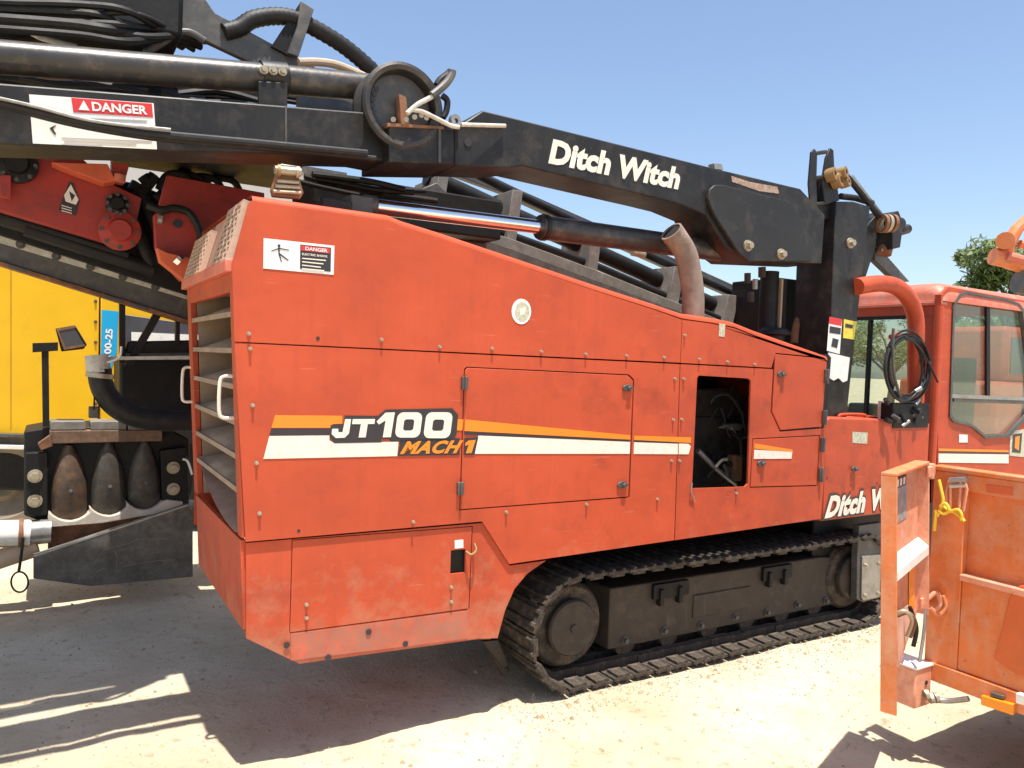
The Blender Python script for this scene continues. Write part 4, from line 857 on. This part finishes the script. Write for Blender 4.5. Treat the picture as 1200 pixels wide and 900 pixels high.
for a, b_ in (((150,240),(178,312)), ((168,232),(196,296)), ((0,255),(150,300)), ((30,268),(180,316))): MB().tube(pq(1.9, a, b_), .045, 12).build('frame_tube', BLACKM, df)
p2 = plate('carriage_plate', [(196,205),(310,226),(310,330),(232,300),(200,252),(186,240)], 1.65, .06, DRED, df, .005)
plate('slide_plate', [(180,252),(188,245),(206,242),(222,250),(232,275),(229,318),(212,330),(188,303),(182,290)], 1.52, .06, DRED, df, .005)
plate('slide_foot', [(184,290),(196,296),(222,302),(228,322),(218,330),(188,306)], 1.40, .10, mat('lit_orange_foot', (.70, .13, .05), .5, var=.15, dirt=(.3, .06, .03), damt=.3), df, .004)  # sunlit tone of the red painted into the foot's colour
bolts([(208,262)], 1.515, df, HOLE, 'bolt_hole', 2.4); MB().cyl(W(207,302,1.36), W(212,306,1.36), .03, 10).build('slide_pin', CHROME, df); MB().cyl(W(185,256,1.49), W(190,257,1.49), .03, 10).build('slide_pin', STEEL, df)
hose('carriage_hose', pq(1.46, (172,240), (190,246), (205,244), (222,250), (233,268), (236,285)), .022, RUBBER, df)
for k in range(7):
    u, v = random.uniform(158, 184), random.uniform(203, 232); MB().cyl(W(u,v,1.9), W(u+random.uniform(-12,12), v+random.uniform(4,14), 1.9), .035, 10).build('motor_fitting', BLACKM, df)
for k, u in enumerate((200, 214, 232, 252)): hose('motor_hose', pq(1.9+.03*k, (u-14, 222), (u-6, 207+k), (u+8, 203+k*2), (u+22, 210+k), (u+30, 226)), .022, RUBBER, df)
MB().cyl(W(206,207,2.0), W(222,212,2.0), .06, 16).build('motor_fitting', BLACKM, df)
# struts, tank and hoses below the rack
for px_ in ([(140,345),(147,348),(147,425),(140,425)], [(183,362),(192,365),(156,428),(146,428)], [(206,370),(211,372),(211,402),(206,402)], [(238,380),(248,384),(248,470),(238,470)]):
    plate('frame_strut', px_, RY+.03, .06, BLACKM, df, .003)
tk = plate('black_tank', [(140,421),(226,421),(300,424),(300,496),(158,494),(140,474)], RY+.45, .55, BLACKM, df, .02)
plate('lit_top_strip', [(121,418),(300,416),(300,420.5),(121,422)], RY-.05, .05, PALE, tk, .002)  # pale strip stands in for the sunlit top of the pipe
plate('upper_tank', [(150,400),(250,398),(250,414),(146,414)], RY+.05, .4, BLACKM, tk, .01)
hose('drain_hose', pq(RY-.08, (117,432), (118,446), (124,462), (138,478), (162,489), (195,493), (240,494)), .066, RUBBER, df, 16)
MB().tube(pq(RY-.08, (113,416), (116,436)), [.064, .068], 16).build('hose_collar', PALE, df); MB().ring(W(117,440,RY-.08), (.1, 0, 1), [(.06, -.014), (.078, -.014), (.078, .014), (.06, .014)], 18).build('hose_clamp', ZINC, df)
hose('thin_cable', pq(RY-.1, (113,440), (111,460), (110,480)), .005, RUBBER, df)
MB().box(W(104,490,RY-.1), W(115,476,RY-.02)).build('sensor_box', GREYP, df, .004)
hose('thin_cable', pq(RY-.12, (118,424), (128,424), (140,418), (142,406)), .007, WHITEP, df)
# vise
VY = 2.75
JAWR = mat('rusty_jaw', (.17, .095, .05), .6, metal=.1, var=.45, dirt=(.045, .04, .034), damt=.9, dscale=6)
vs_ = plate('vise_body', [(28,506),(60,500),(192,500),(222,515),(222,590),(206,606),(60,616),(28,604)], VY+.06, .5, BLACKM, df, .01)
for (cxp, cyp, hw, hh, mm) in ((81,567,21,45,JAWR), (127,562,20,43,DARKJ), (169,558,19,40,DARKJ)):
    m = MB(); N = 14; A = []
    for i in range(N+1):
        t = i/N; wv = hw*(math.sin(math.pi/2*min(1, .10+t/.72))**.8)*(1 if t < .8 else math.sqrt(max(.05, 1-((t-.8)/.215)**2)))
        for j in range(7):
            a = -1+2*j/6; u = cxp+a*wv; v = cyp-hh+2*hh*t
            A.append(W(u, v, VY+.02-.06*math.sqrt(max(0, 1-a*a))*math.sin(math.pi*min(1, .15+t*.8))))
    m.add(A, [(i*7+j, i*7+j+1, (i+1)*7+j+1, (i+1)*7+j) for i in range(N) for j in range(6)])
    k0 = len(A); m.add([(p_.x, VY+.10, p_.z) for p_ in A], [])
    rim = [j for j in range(7)]+[i*7+6 for i in range(1, N+1)]+[N*7+j for j in range(5, -1, -1)]+[i*7 for i in range(N-1, 0, -1)]
    m.f += [[rim[i], k0+rim[i], k0+rim[(i+1) % len(rim)], rim[(i+1) % len(rim)]] for i in range(len(rim))]; m.mi += [0]*len(rim)
    m.build('vise_jaw', mm, vs_, smooth=50)
    MB().cyl(W(cxp+2, cyp+8, VY-.045), W(cxp+2, cyp+8, VY-.02), .012, 10).build('jaw_screw', GREYP, vs_)
plate('vise_cap_plate', [(58,505),(190,504),(190,517),(58,520)], VY-.04, .30, mat('greasy_rusty_bar', (.13, .075, .045), .6, var=.4, dirt=(.30, .17, .10), damt=.4, dscale=14), vs_, .004)
for x in (59, 106, 150): plate('vise_cap', [(x,495),(x+2,494),(x+40,494),(x+42,497),(x+42,503.5),(x,503.8)], VY-.03, .22, DGST, vs_, .003)
for px_ in ([(30,531),(56,530),(56,603),(34,606),(30,600)], [(188,528),(218,524),(222,585),(208,594),(190,590)]): plate('vise_side_plate', px_, VY-.02, .10, BLACKM, vs_, .005)
bolts([(41,558),(41,587),(203,548),(203,573)], VY-.022, vs_, BIGB, 'vise_bolt', 1.45)
plate('vise_knob', [(44,520),(58,510),(62,523),(48,528)], VY-.05, .06, RUST, vs_, .005)
sc = []
for cxp, byp, hw in ((81,611,24), (127,605,22), (169,598,21)):
    for k in range(9):
        a = -1+2*k/8; sc.append((cxp+a*hw, byp-(10*abs(a)**2.2)))
m = MB(); m.prism(pq(VY-.05, (56,607), *sc, (196,586), (214,588), (214,597), (120,613), (58,618)), (0, .2, 0)); m.build('dust_ledge', DUSTW, vs_, .004)
plate('vise_base', [(56,612),(214,597),(214,640),(56,650)], VY+.05, .3, RUST, vs_, .006)
plate('spade_plate', [(39,652),(220,592.5),(226,600),(226,676),(106,687),(39,678)], VY-.14, .05, BLADE, df, .003)
plate('spade_edge', [(39,651),(219,591.5),(221,592.6),(40,653)], VY-.142, .054, STEEL, df, 0)
for pts in ([(110,662),(122,645),(150,637),(163,631)], [(143,664),(165,660),(185,657),(205,656)], [(135,645),(137,655),(136,668)], [(165,632),(185,631),(198,632)], [(109,676),(116,668),(126,667)], [(163,652),(180,648),(200,645)]):
    hose('scratch_weld', pq(VY-.1400, *pts), .0024, DGST, df, 5, 3)
pv = MB().tube(pq(VY-.02, (-160,620), (0,625), (36,624)), .084, 18).build('mud_pipe', WHITEP, df); MB().tube(pq(VY-.02, (24,624), (60,622)), .078, 18).build('pipe_collar', STEEL, df); MB().tube(pq(VY-.02, (22,624.4), (28,624)), .094, 18).build('pipe_ring', RUST, df)
MB().tube(pq(VY+.02, (-160,652), (0,655), (44,640)), .068, 16).build('mud_pipe', TAN, df)
hose('hanging_tie', pq(VY-.12, (27,630), (25,650), (22,670)), .009, RUBBER, df); MB().tube([W(u, v, VY-.12) for u, v in ell(23, 682, 10, 12, 20)], .006, 8, closed=True).build('hanging_tie', RUBBER, df)
MB().box((.45, VY+.45, -.02), (.66, VY+.60, .80)).build('frame_foot', BLACKM, df, .01)
hose('thin_cable', pq(VY-.06, (216,535), (222,545), (224,560), (222,580)), .014, RUBBER, df)
hose('thin_cable', pq(VY-.08, (214,538), (220,541), (225,556)), .008, WHITEP, df)
# lamp on its post
wl = thing('work_lamp', 'square work lamp on a dark post above the three-jaw vise', 'lamp', W(52, 500, VY+.02))
MB().prism(pq(VY, (48.5,404), (57,404), (58,500), (50,500)), (0, .03, 0)).build('lamp_post', BLACKM, wl, .002)
MB().prism(pq(VY-.01, (38,402), (68,401), (68,411), (38,413)), (0, .015, 0)).build('lamp_bracket', BLACKM, wl, .002)
lh = plate('lamp_head', [(65,385),(88,381),(102,404),(98,409),(72,412)], VY-.02, .08, BLACKM, wl, .004)
plate('lamp_glass', [(68,387),(87,384),(98,403),(76,408)], VY-.026, .005, DGREY, wl, 0); plate('lamp_rim', [(66,385),(88,381.5),(89,384),(68.5,387.5),(77,407),(99,403),(100,406),(75,410)], VY-.030, .008, RUST, wl, 0)

# ================================================================== YELLOW MACHINE behind
YY = 4.6
ym = thing('yellow_machine', 'bright yellow machine body with blue number strip behind the drill frame', 'construction machine', (.3, 5.6, 0))
yb = plate('body_panel', [(-260,255),(116.5,292),(115,512),(-260,500)], YY, 1.9, YEL, ym, .01)
plate('body_panel', [(118.5,292),(420,330),(420,520),(117,512)], YY, 1.9, YEL, ym, .01)
plate('body_seam', [(12,300),(13.4,300),(13.4,503),(12,503)], YY-.003, .004, mat('yellow_seam', (.45, .24, .004), .5), yb, 0)
for k in range(9): bolts([(112, 305+k*24)], YY-.001, yb, DKB, 'panel_rivet', .55)
bs = plate('blue_strip', [(119,363),(139,365),(137,412),(129,436),(118,436)], YY-.006, .005, BLUE, yb, 0)
text('number_lettering', '100-25', pq(YY-.009, (121.5,419), (124,385), (132.5,385.5), (130,419)), WHITE, yb, off=.03)
plate('engine_grille', [(142,368),(310,392),(310,470),(142,470)], YY-.02, .018, DGREY, yb, .004)
plate('white_band', [(154,389),(310,396),(310,407),(154,399)], YY-.03, .008, WHITEP, yb, 0)
plate('lower_grille', [(142,408),(310,412),(310,520),(142,520)], YY-.04, .018, BLACKM, yb, .004)
plate('chassis', [(-260,503),(300,512),(300,590),(-260,560)], YY+.05, 1.7, BLACKM, ym, .02)
plate('chassis_rail', [(-260,499),(28,509),(28,513),(-260,506)], YY-.05, .12, GREYP, ym, .004); plate('chassis_rail', [(-260,514),(28,522),(28,527),(-260,519)], YY-.04, .10, WHITEP, ym, .004)
def wheel(parent, c, r, wd, y_axis=(0, 1, 0)):
    w_ = MB().ring(c, y_axis, [(r*.55, -wd/2), (r*.92, -wd/2), (r, -wd*.3), (r, wd*.3), (r*.92, wd/2), (r*.55, wd/2)], 32).build('wheel', RUBBER if r < .4 else MUD, parent, smooth=40)
    MB().ring(c, y_axis, [(.001, -wd*.2), (r*.2, -wd*.35), (r*.3, -wd*.2), (r*.56, -wd*.4), (r*.56, wd*.4), (.001, wd*.4)], 28).build('rim', MUD if r > .4 else GREYP, w_, smooth=40)
rw = .52
for x in (W(2, 600, YY+.1).x, W(2, 600, YY+.1).x+3.1, W(2, 600, YY+.1).x-1.6):
    for y in (YY+.22, YY+1.6): wheel(ym, Vector((x, y, rw)), rw, .36)

# white building far behind
wb = thing('white_building', 'long pale building wall far behind the red carriage', 'building', (2, 14, 0))
MB().box((-10, 14, 0), (5.5, 20, 5.75)).build('wall', PLASTW, wb); MB().box((-10.2, 13.8, 5.75), (5.7, 20.2, 5.9)).build('roof', GREYP, wb)
for x in (-7, -4, -1, 2): 
    wn = MB().box((x, 13.96, 1.6), (x+1.3, 13.995, 2.9)).build('window', DGREY, wb)

# ================================================================== ORANGE TRAILER at the right
tr = thing('orange_trailer', 'worn orange steel box trailer with its end door hanging open', 'trailer', (3.9, -1.9, 0))
TX, TY = 3.52, -1.19
A_ = Vector((0, -1, 0)); N_ = Vector((-1, 0, 0)); Zv = Vector((0, 0, 1)); H = Vector((TX, TY, 0))
def TP(s, o, z): return H + A_*s + N_*o + Zv*z     # s along the wall towards the viewer, o outwards
def tbox(name, s0, s1, o0, o1, z0, z1, m, bevel=.004, parent=tr):
    return MB().obox(TP(s0, o0, z0), A_*(s1-s0), N_*(o1-o0), Zv*(z1-z0)).build(name, m, parent, bevel)
def tplate(name, px, o, t, m, bevel=.003, parent=tr):
    return MB().prism([WX(u, v, TX-o) for u, v in px], (t, 0, 0)).build(name, m, parent, bevel)
LEN = 1.75
z_top = WX(1102, 546, TX).z; z_rail = WX(1134, 576, TX).z; z_mid = WX(1127, 672, TX).z; z_mid2 = WX(1125, 679, TX).z; z_bot = WX(1120, 784.5, TX).z
s_post = TY-WX(1130, 620, TX).y
tbox('side_wall', .02, LEN, -.06, -.035, z_bot-.03, z_top-.02, ORG)
tbox('corner_post', 0, s_post, -.034, .004, z_bot-.03, z_top-.021, ORG)
tbox('top_rail', -.01, LEN, -.075, .012, z_top-.02, z_top, ORG); tbox('top_rail', s_post+.001, LEN, -.034, .006, z_rail, z_top-.0205, ORG)
tplate('rail_pocket', [(1156,567.5),(1187,571),(1187,581),(1156,577)], .009, .003, mat('pocket_orange', (.60, .11, .03), .5))
tbox('mid_rail', s_post+.001, LEN, -.034, .024, z_mid2, z_mid, ORGP)
tbox('lower_panel', s_post+.001, LEN, -.034, -.002, z_bot, z_mid2-.001, ORG)
tbox('bottom_rail', 0, LEN, -.034, .016, z_bot-.085, z_bot-.001, ORG)
tplate('shadow_triangle', [(1165,772),(1183,700),(1195,686),(1215,686),(1230,800),(1190,790)], .004, .006, mat('shadow_orange', (.62, .13, .03), .5, var=.15))  # triangle of cast shadow laid on the wall as darker orange
tbox('floor', 0, LEN, -1.5, -.061, z_bot-.03, z_bot, GREYP); tbox('far_wall', 0, LEN, -1.5, -1.46, z_bot+.001, z_top, ORG)
tbox('front_wall', LEN, LEN+.03, -1.5, -.03, z_bot, z_top, ORG)
lk = MB().box((3.378, -1.236, .245), (3.505, -1.09, .425)).build('lock_box', ORGP, tr, .008)
MB().box((3.372, -1.242, .4255), (3.508, -1.085, .437)).build('lock_box_top', WHITEP, tr, .003)
MB().cyl((3.46, -1.237, .355), (3.46, -1.240, .355), .010, 12).build('lock_hole', DKDEC, tr)
hose('chain_link', [(3.44, -1.25, .30), (3.47, -1.28, .29), (3.50, -1.33, .30), (3.51, -1.40, .335)], .012, STEEL, tr)
for q in ((3.435, -1.255, .31), (3.455, -1.265, .295), (3.47, -1.28, .30)): MB().ring(q, (1, -.6, .3), [(.010, -.008), (.024, -.008), (.024, .008), (.010, .008)], 12).build('chain_link', ZINC, tr)
tplate('marker_light', [(1149,814.5),(1188,825.5),(1187,839),(1149,826)], .040, .022, AMBER, .005); tplate('light_bracket', [(1160,811),(1176,815.5),(1176,820),(1160,816)], .034, .016, GREYP)
tplate('step_rail', [(1190,812),(1240,826),(1240,838),(1190,824)], .05, .03, WHITEP)
# the open end door: shallow channel box, hinged at the corner post
Pf = Vector((3.43, -1.215, 0)); Pn = Vector((2.835, -1.435, 0)); dv = (Pn-Pf).normalized(); dn = Vector((.33, -.945, 0)).normalized(); DL = (Pn-Pf).length
DZ0, DZ1, DT = .43, 1.365, .058
Sag = .045                                  # the door hangs out of plumb
def DP(s, o, z): return Pf+dv*s+dn*(o+(DZ1-z)*Sag)+Zv*z
Zd = Zv-dn*Sag
td = MB().prism([DP(.0, -DT, .68), DP(.0, -DT, DZ1-.011), DP(DL-.011, -DT, DZ1-.011), DP(DL-.011, -DT, DZ0), DP(DL-.03, -DT, DZ0)], dn*.012).build('end_door', ORGP, tr, .002)
MB().obox(DP(DL-.010, -DT-.001, DZ0-.005), dv*.010, dn*(DT+.001), Zd*(DZ1-DZ0-.006)).build('door_flange', ORG, td, .002)
MB().obox(DP(-.005, -DT-.001, DZ1-.010), dv*(DL+.005), dn*(DT+.001), Zv*.012).build('door_flange', ORG, td, .002)
MB().obox(DP(-.005, -DT-.001, .67), dv*.010, dn*(DT+.001), Zd*(DZ1-.682)).build('door_flange', ORGP, td, .002)
MB().prism([DP(.006, -DT+.013, 1.02), DP(.006, .0, .985), DP(.006, .0, .945), DP(.006, -DT+.013, .93)], dv*(DL-.02)).build('door_shelf', WHITEP, td, .003)
MB().prism([DP(DL-.06, -DT+.0125, DZ0+.05), DP(DL-.02, -DT+.0125, DZ0+.03), DP(DL-.02, -DT+.0125, .80), DP(.10, -DT+.0125, .74), DP(.10, -DT+.0125, .66)], dn*.002).build('bare_worn_patch', mat('bleached_orange', (.66, .42, .32), .7, var=.2, dirt=(.6, .2, .1), damt=.5, dscale=8, streak=.4), td, 0)
MB().obox(DP(.10, -DT+.015, .72), dv*.11, dn*.004, Zd*.20).build('amber_strip', AMBER, td, .001)
MB().obox(DP(.25, -DT+.0125, 1.14), dv*.30, dn*.002, Zd*.15).build('worn_grey_patch', mat('worn_grey', (.30, .27, .25), .7, var=.35, dscale=20), td)
MB().obox(DP(.28, -DT+.015, 1.285), dv*.22, dn*.003, Zv*.045).build('number_plate', DKDEC, td)
for k in range(3): MB().obox(DP(.31+.06*k, -DT+.0185, 1.292), dv*.03, dn*.002, Zv*.03).build('plate_mark', CREAM, td)
for s_, z in ((.50, .78), (.44, .76)): hose('door_catch', [DP(s_, -.04, z), DP(s_-.01, .0, z+.02), DP(s_-.04, .02, z-.02), DP(s_-.05, .0, z-.09)], .008, ZINC if s_ > .45 else RUST, td)
hose('door_rod', [DP(.30, -.02, .77), DP(.27, .0, .68), DP(.28, -.01, .60)], .009, BLACKM, td)
for z in (.72, 1.32):
    m = MB(); m.cyl((3.465, -1.20, z-.035), (3.465, -1.20, z+.035), .020, 12); m.obox((3.465, -1.215, z-.025), (-.06, -.015, 0), (0, .012, 0), (0, 0, .05)); m.obox((3.465, -1.20, z-.025), (.05, .0, 0), (0, .012, 0), (0, 0, .05)); m.build('hinge', ORGP, td, .003)
hose('hinge_chain', [(3.45, -1.23, .74), (3.48, -1.25, .77), (3.50, -1.26, .72), (3.47, -1.24, .68)], .010, ORGP, td)
hose('hinge_chain', [(3.46, -1.24, .70), (3.49, -1.26, .67), (3.51, -1.28, .71), (3.50, -1.27, .76)], .008, ORG, td)
hose('door_stay', [DP(.02, -.01, .70), DP(.06, -.01, .60), DP(.10, -.02, .48)], .007, STEEL, td)
# wire latch and yellow rope on the corner post
def tq(o, *p): return [WX(u, v, TX-o) for u, v in p]
MB().tube(tq(.03, (1112,565), (1131,563), (1133,573), (1129,598), (1113,600), (1109,592), (1109,575)), .007, 8, closed=True).build('wire_latch', ORGP, tr)
for a, b_, r_, mm in (((1114,566), (1114,597), .006, ORGP), ((1126,565), (1124,597), .006, ORGP), ((1113,563), (1132,562), .013, STEEL), ((1113,570), (1131,569), .008, PALE)): MB().tube(tq(.035, a, b_), r_, 8).build('wire_latch_bar', mm, tr)
yr = thing('yellow_rope', 'yellow rope knotted round the trailer corner post', 'rope', WX(1106, 600, TX-.05))
hose('rope_strand', tq(.06, (1100,562), (1103,575), (1105,585), (1103,595), (1098,605)), .0075, YROPE, yr)
hose('rope_strand', tq(.05, (1103,590), (1109,597), (1118,600), (1126,606), (1130,611)), .0075, YROPE, yr)
hose('rope_strand', tq(.06, (1097,598), (1096,610), (1095,622)), .0075, YROPE, yr)
hose('rope_strand', tq(.065, (1102,594), (1108,590), (1112,598), (1106,602), (1100,598)), .0075, YROPE, yr)
hose('rope_strand', tq(.055, (1112,600), (1122,597), (1127,603), (1126,610)), .006, YROPE, yr)
for s_ in (1.0,): 
    for o in (-.18, -1.36): wheel(tr, TP(s_, o, .24), .24, .16, N_)

# ================================================================== far right: lift arm and trees
la = thing('orange_lift_arm', 'orange folded lift arm rising behind the cab by the tree', 'lift arm', CAM+ray(1290, 480)*9)
def Q(u, v, d): return CAM+ray(u, v)*d
MB().tube([Q(1163,300,9), Q(1180,304,9), Q(1230,322,9)], .10, 10).build('arm_beam', ORG, la); MB().tube([Q(1176,310,9), Q(1180,288,9), Q(1192,268,9), Q(1215,248,9)], [.09, .08, .07, .07], 10).build('arm_link', ORG, la)
MB().tube([Q(1180,300,8.9), Q(1240,316,8.9)], .05, 10).build('arm_cylinder', PINK, la); MB().cyl(Q(1178,282,8.8), Q(1178,282,9.2), .10, 12).build('arm_pin', ORG, la)
MB().tube([Q(1195,286,9), Q(1240,296,9)], .05, 8).build('arm_link', ORG, la); MB().cyl(Q(1192,330,9), Q(1240,338,9), .14, 12).build('arm_cylinder', GREYP, la)
b0 = Q(1250, 320, 9); MB().box((b0.x-.2, b0.y-.2, 0), (b0.x+.3, b0.y+.3, b0.z+.2)).build('arm_column', ORG, la, .02)

rm = thing('red_machine', 'faded red machine parked far behind the operator cab', 'construction machine', Q(1165, 480, 15)-Vector((0, 0, Q(1165, 480, 15).z)))
bx_ = Q(1165, 480, 15); MB().box((bx_.x-1.6, bx_.y-.8, .7), (bx_.x+2.2, bx_.y+1.0, 1.75)).build('body', RED2, rm, .08); MB().box((bx_.x-1.2, bx_.y-.75, 1.75), (bx_.x+.1, bx_.y+.6, 2.75)).build('cab', RED2, rm, .10)
MB().box((bx_.x-1.05, bx_.y-.765, 1.9), (bx_.x-.05, bx_.y-.752, 2.55)).build('window', DGREY, rm, .0); MB().box((bx_.x-1.7, bx_.y-.9, 0), (bx_.x+2.2, bx_.y-.4, .68)).build('track', TRACKM, rm, .15); MB().box((bx_.x-1.7, bx_.y+.5, 0), (bx_.x+2.2, bx_.y+1.0, .68)).build('track', TRACKM, rm, .15)
def leafmat(name, col):
    m = bpy.data.materials.new(name); m.use_nodes = True; nt = m.node_tree; L = nt.links.new; b = nt.nodes['Principled BSDF']; b.inputs['Roughness'].default_value = .55
    g = _n(nt, 'ShaderNodeNewGeometry'); r = _n(nt, 'ShaderNodeValToRGB'); r.color_ramp.elements[0].color = (*[c*.6 for c in col], 1); r.color_ramp.elements[1].color = (*[c*1.5 for c in col], 1)
    L(g.outputs['Random Per Island'], r.inputs[0]); L(r.outputs[0], b.inputs['Base Color']); b.inputs['Subsurface Weight'].default_value = 0
    tr_ = _n(nt, 'ShaderNodeBsdfTranslucent'); L(r.outputs[0], tr_.inputs[0]); mx = _n(nt, 'ShaderNodeMixShader'); mx.inputs[0].default_value = .3
    L(b.outputs[0], mx.inputs[1]); L(tr_.outputs[0], mx.inputs[2]); L(mx.outputs[0], nt.nodes['Material Output'].inputs[0]); return m
LEAF = leafmat('leaf', (.115, .165, .045))
def tree(label, base, h, cr_, n=7000, seed=1):
    rnd = random.Random(seed); t = thing('broadleaf_tree', label, 'tree', base)
    base = Vector(base); m = MB(); top = base+Vector((0, 0, h*.45))
    m.tube([base, base+Vector((.1, 0, h*.2)), top], [.22, .17, .13], 10)
    cl_ = []
    for k in range(30):
        a = rnd.uniform(0, 6.28); e = rnd.uniform(-.5, 1.2); rr = cr_*rnd.uniform(.45, 1.0)
        p = base+Vector((math.cos(a)*math.cos(e)*rr, math.sin(a)*math.cos(e)*rr, h*.62+math.sin(e)*h*.36*rr/cr_)); cl_.append((p, cr_*rnd.uniform(.12, .28)))
        if k % 2 == 0: m.tube([top-Vector((0, 0, rnd.uniform(0, h*.15))), (top+p)/2+Vector((0, 0, .2)), p], [.09, .05, .02], 6)
    m.build('trunk', BARK, t)
    c = MB()
    for k in range(n):
        p, r = rnd.choice(cl_); d = Vector((rnd.gauss(0, 1), rnd.gauss(0, 1), rnd.gauss(0, .8))); d = d.normalized()*r*rnd.random()**.4; q = p+d
        s_ = rnd.uniform(.05, .11); u = Vector((rnd.gauss(0, 1), rnd.gauss(0, 1), rnd.gauss(0, 1))).normalized(); v = u.orthogonal().normalized()
        c.add([q-u*s_*1.4, q+v*s_*.6, q+u*s_*1.4, q-v*s_*.6], [(0, 1, 2, 3)])
    c.build('crown', LEAF, t, smooth=0)
g0 = Q(1196, 400, 22); tree('leafy green tree beyond the cab roof and orange lift arm', (g0.x, g0.y, 0), 6.3, 2.35, 11000, 3)
g1 = Q(1300, 400, 34); tree('broad green tree farther off behind the orange lift arm', (g1.x, g1.y, 0), 8.5, 3.6, 6000, 5)

for k, (u, d, h_, lab) in enumerate(((1128, 31, 5.0, 'round green tree seen through the cab side window'), (1045, 40, 5.6, 'distant green tree seen through the cab front window'), (1165, 36, 5.4, 'green tree standing behind the far red machine'), (985, 46, 5.4, 'distant green tree hidden behind the boom post'))):
    gk = Q(u, 430, d); tree(lab, (gk.x, gk.y, 0), h_, 2.9, 3500, 20+k)
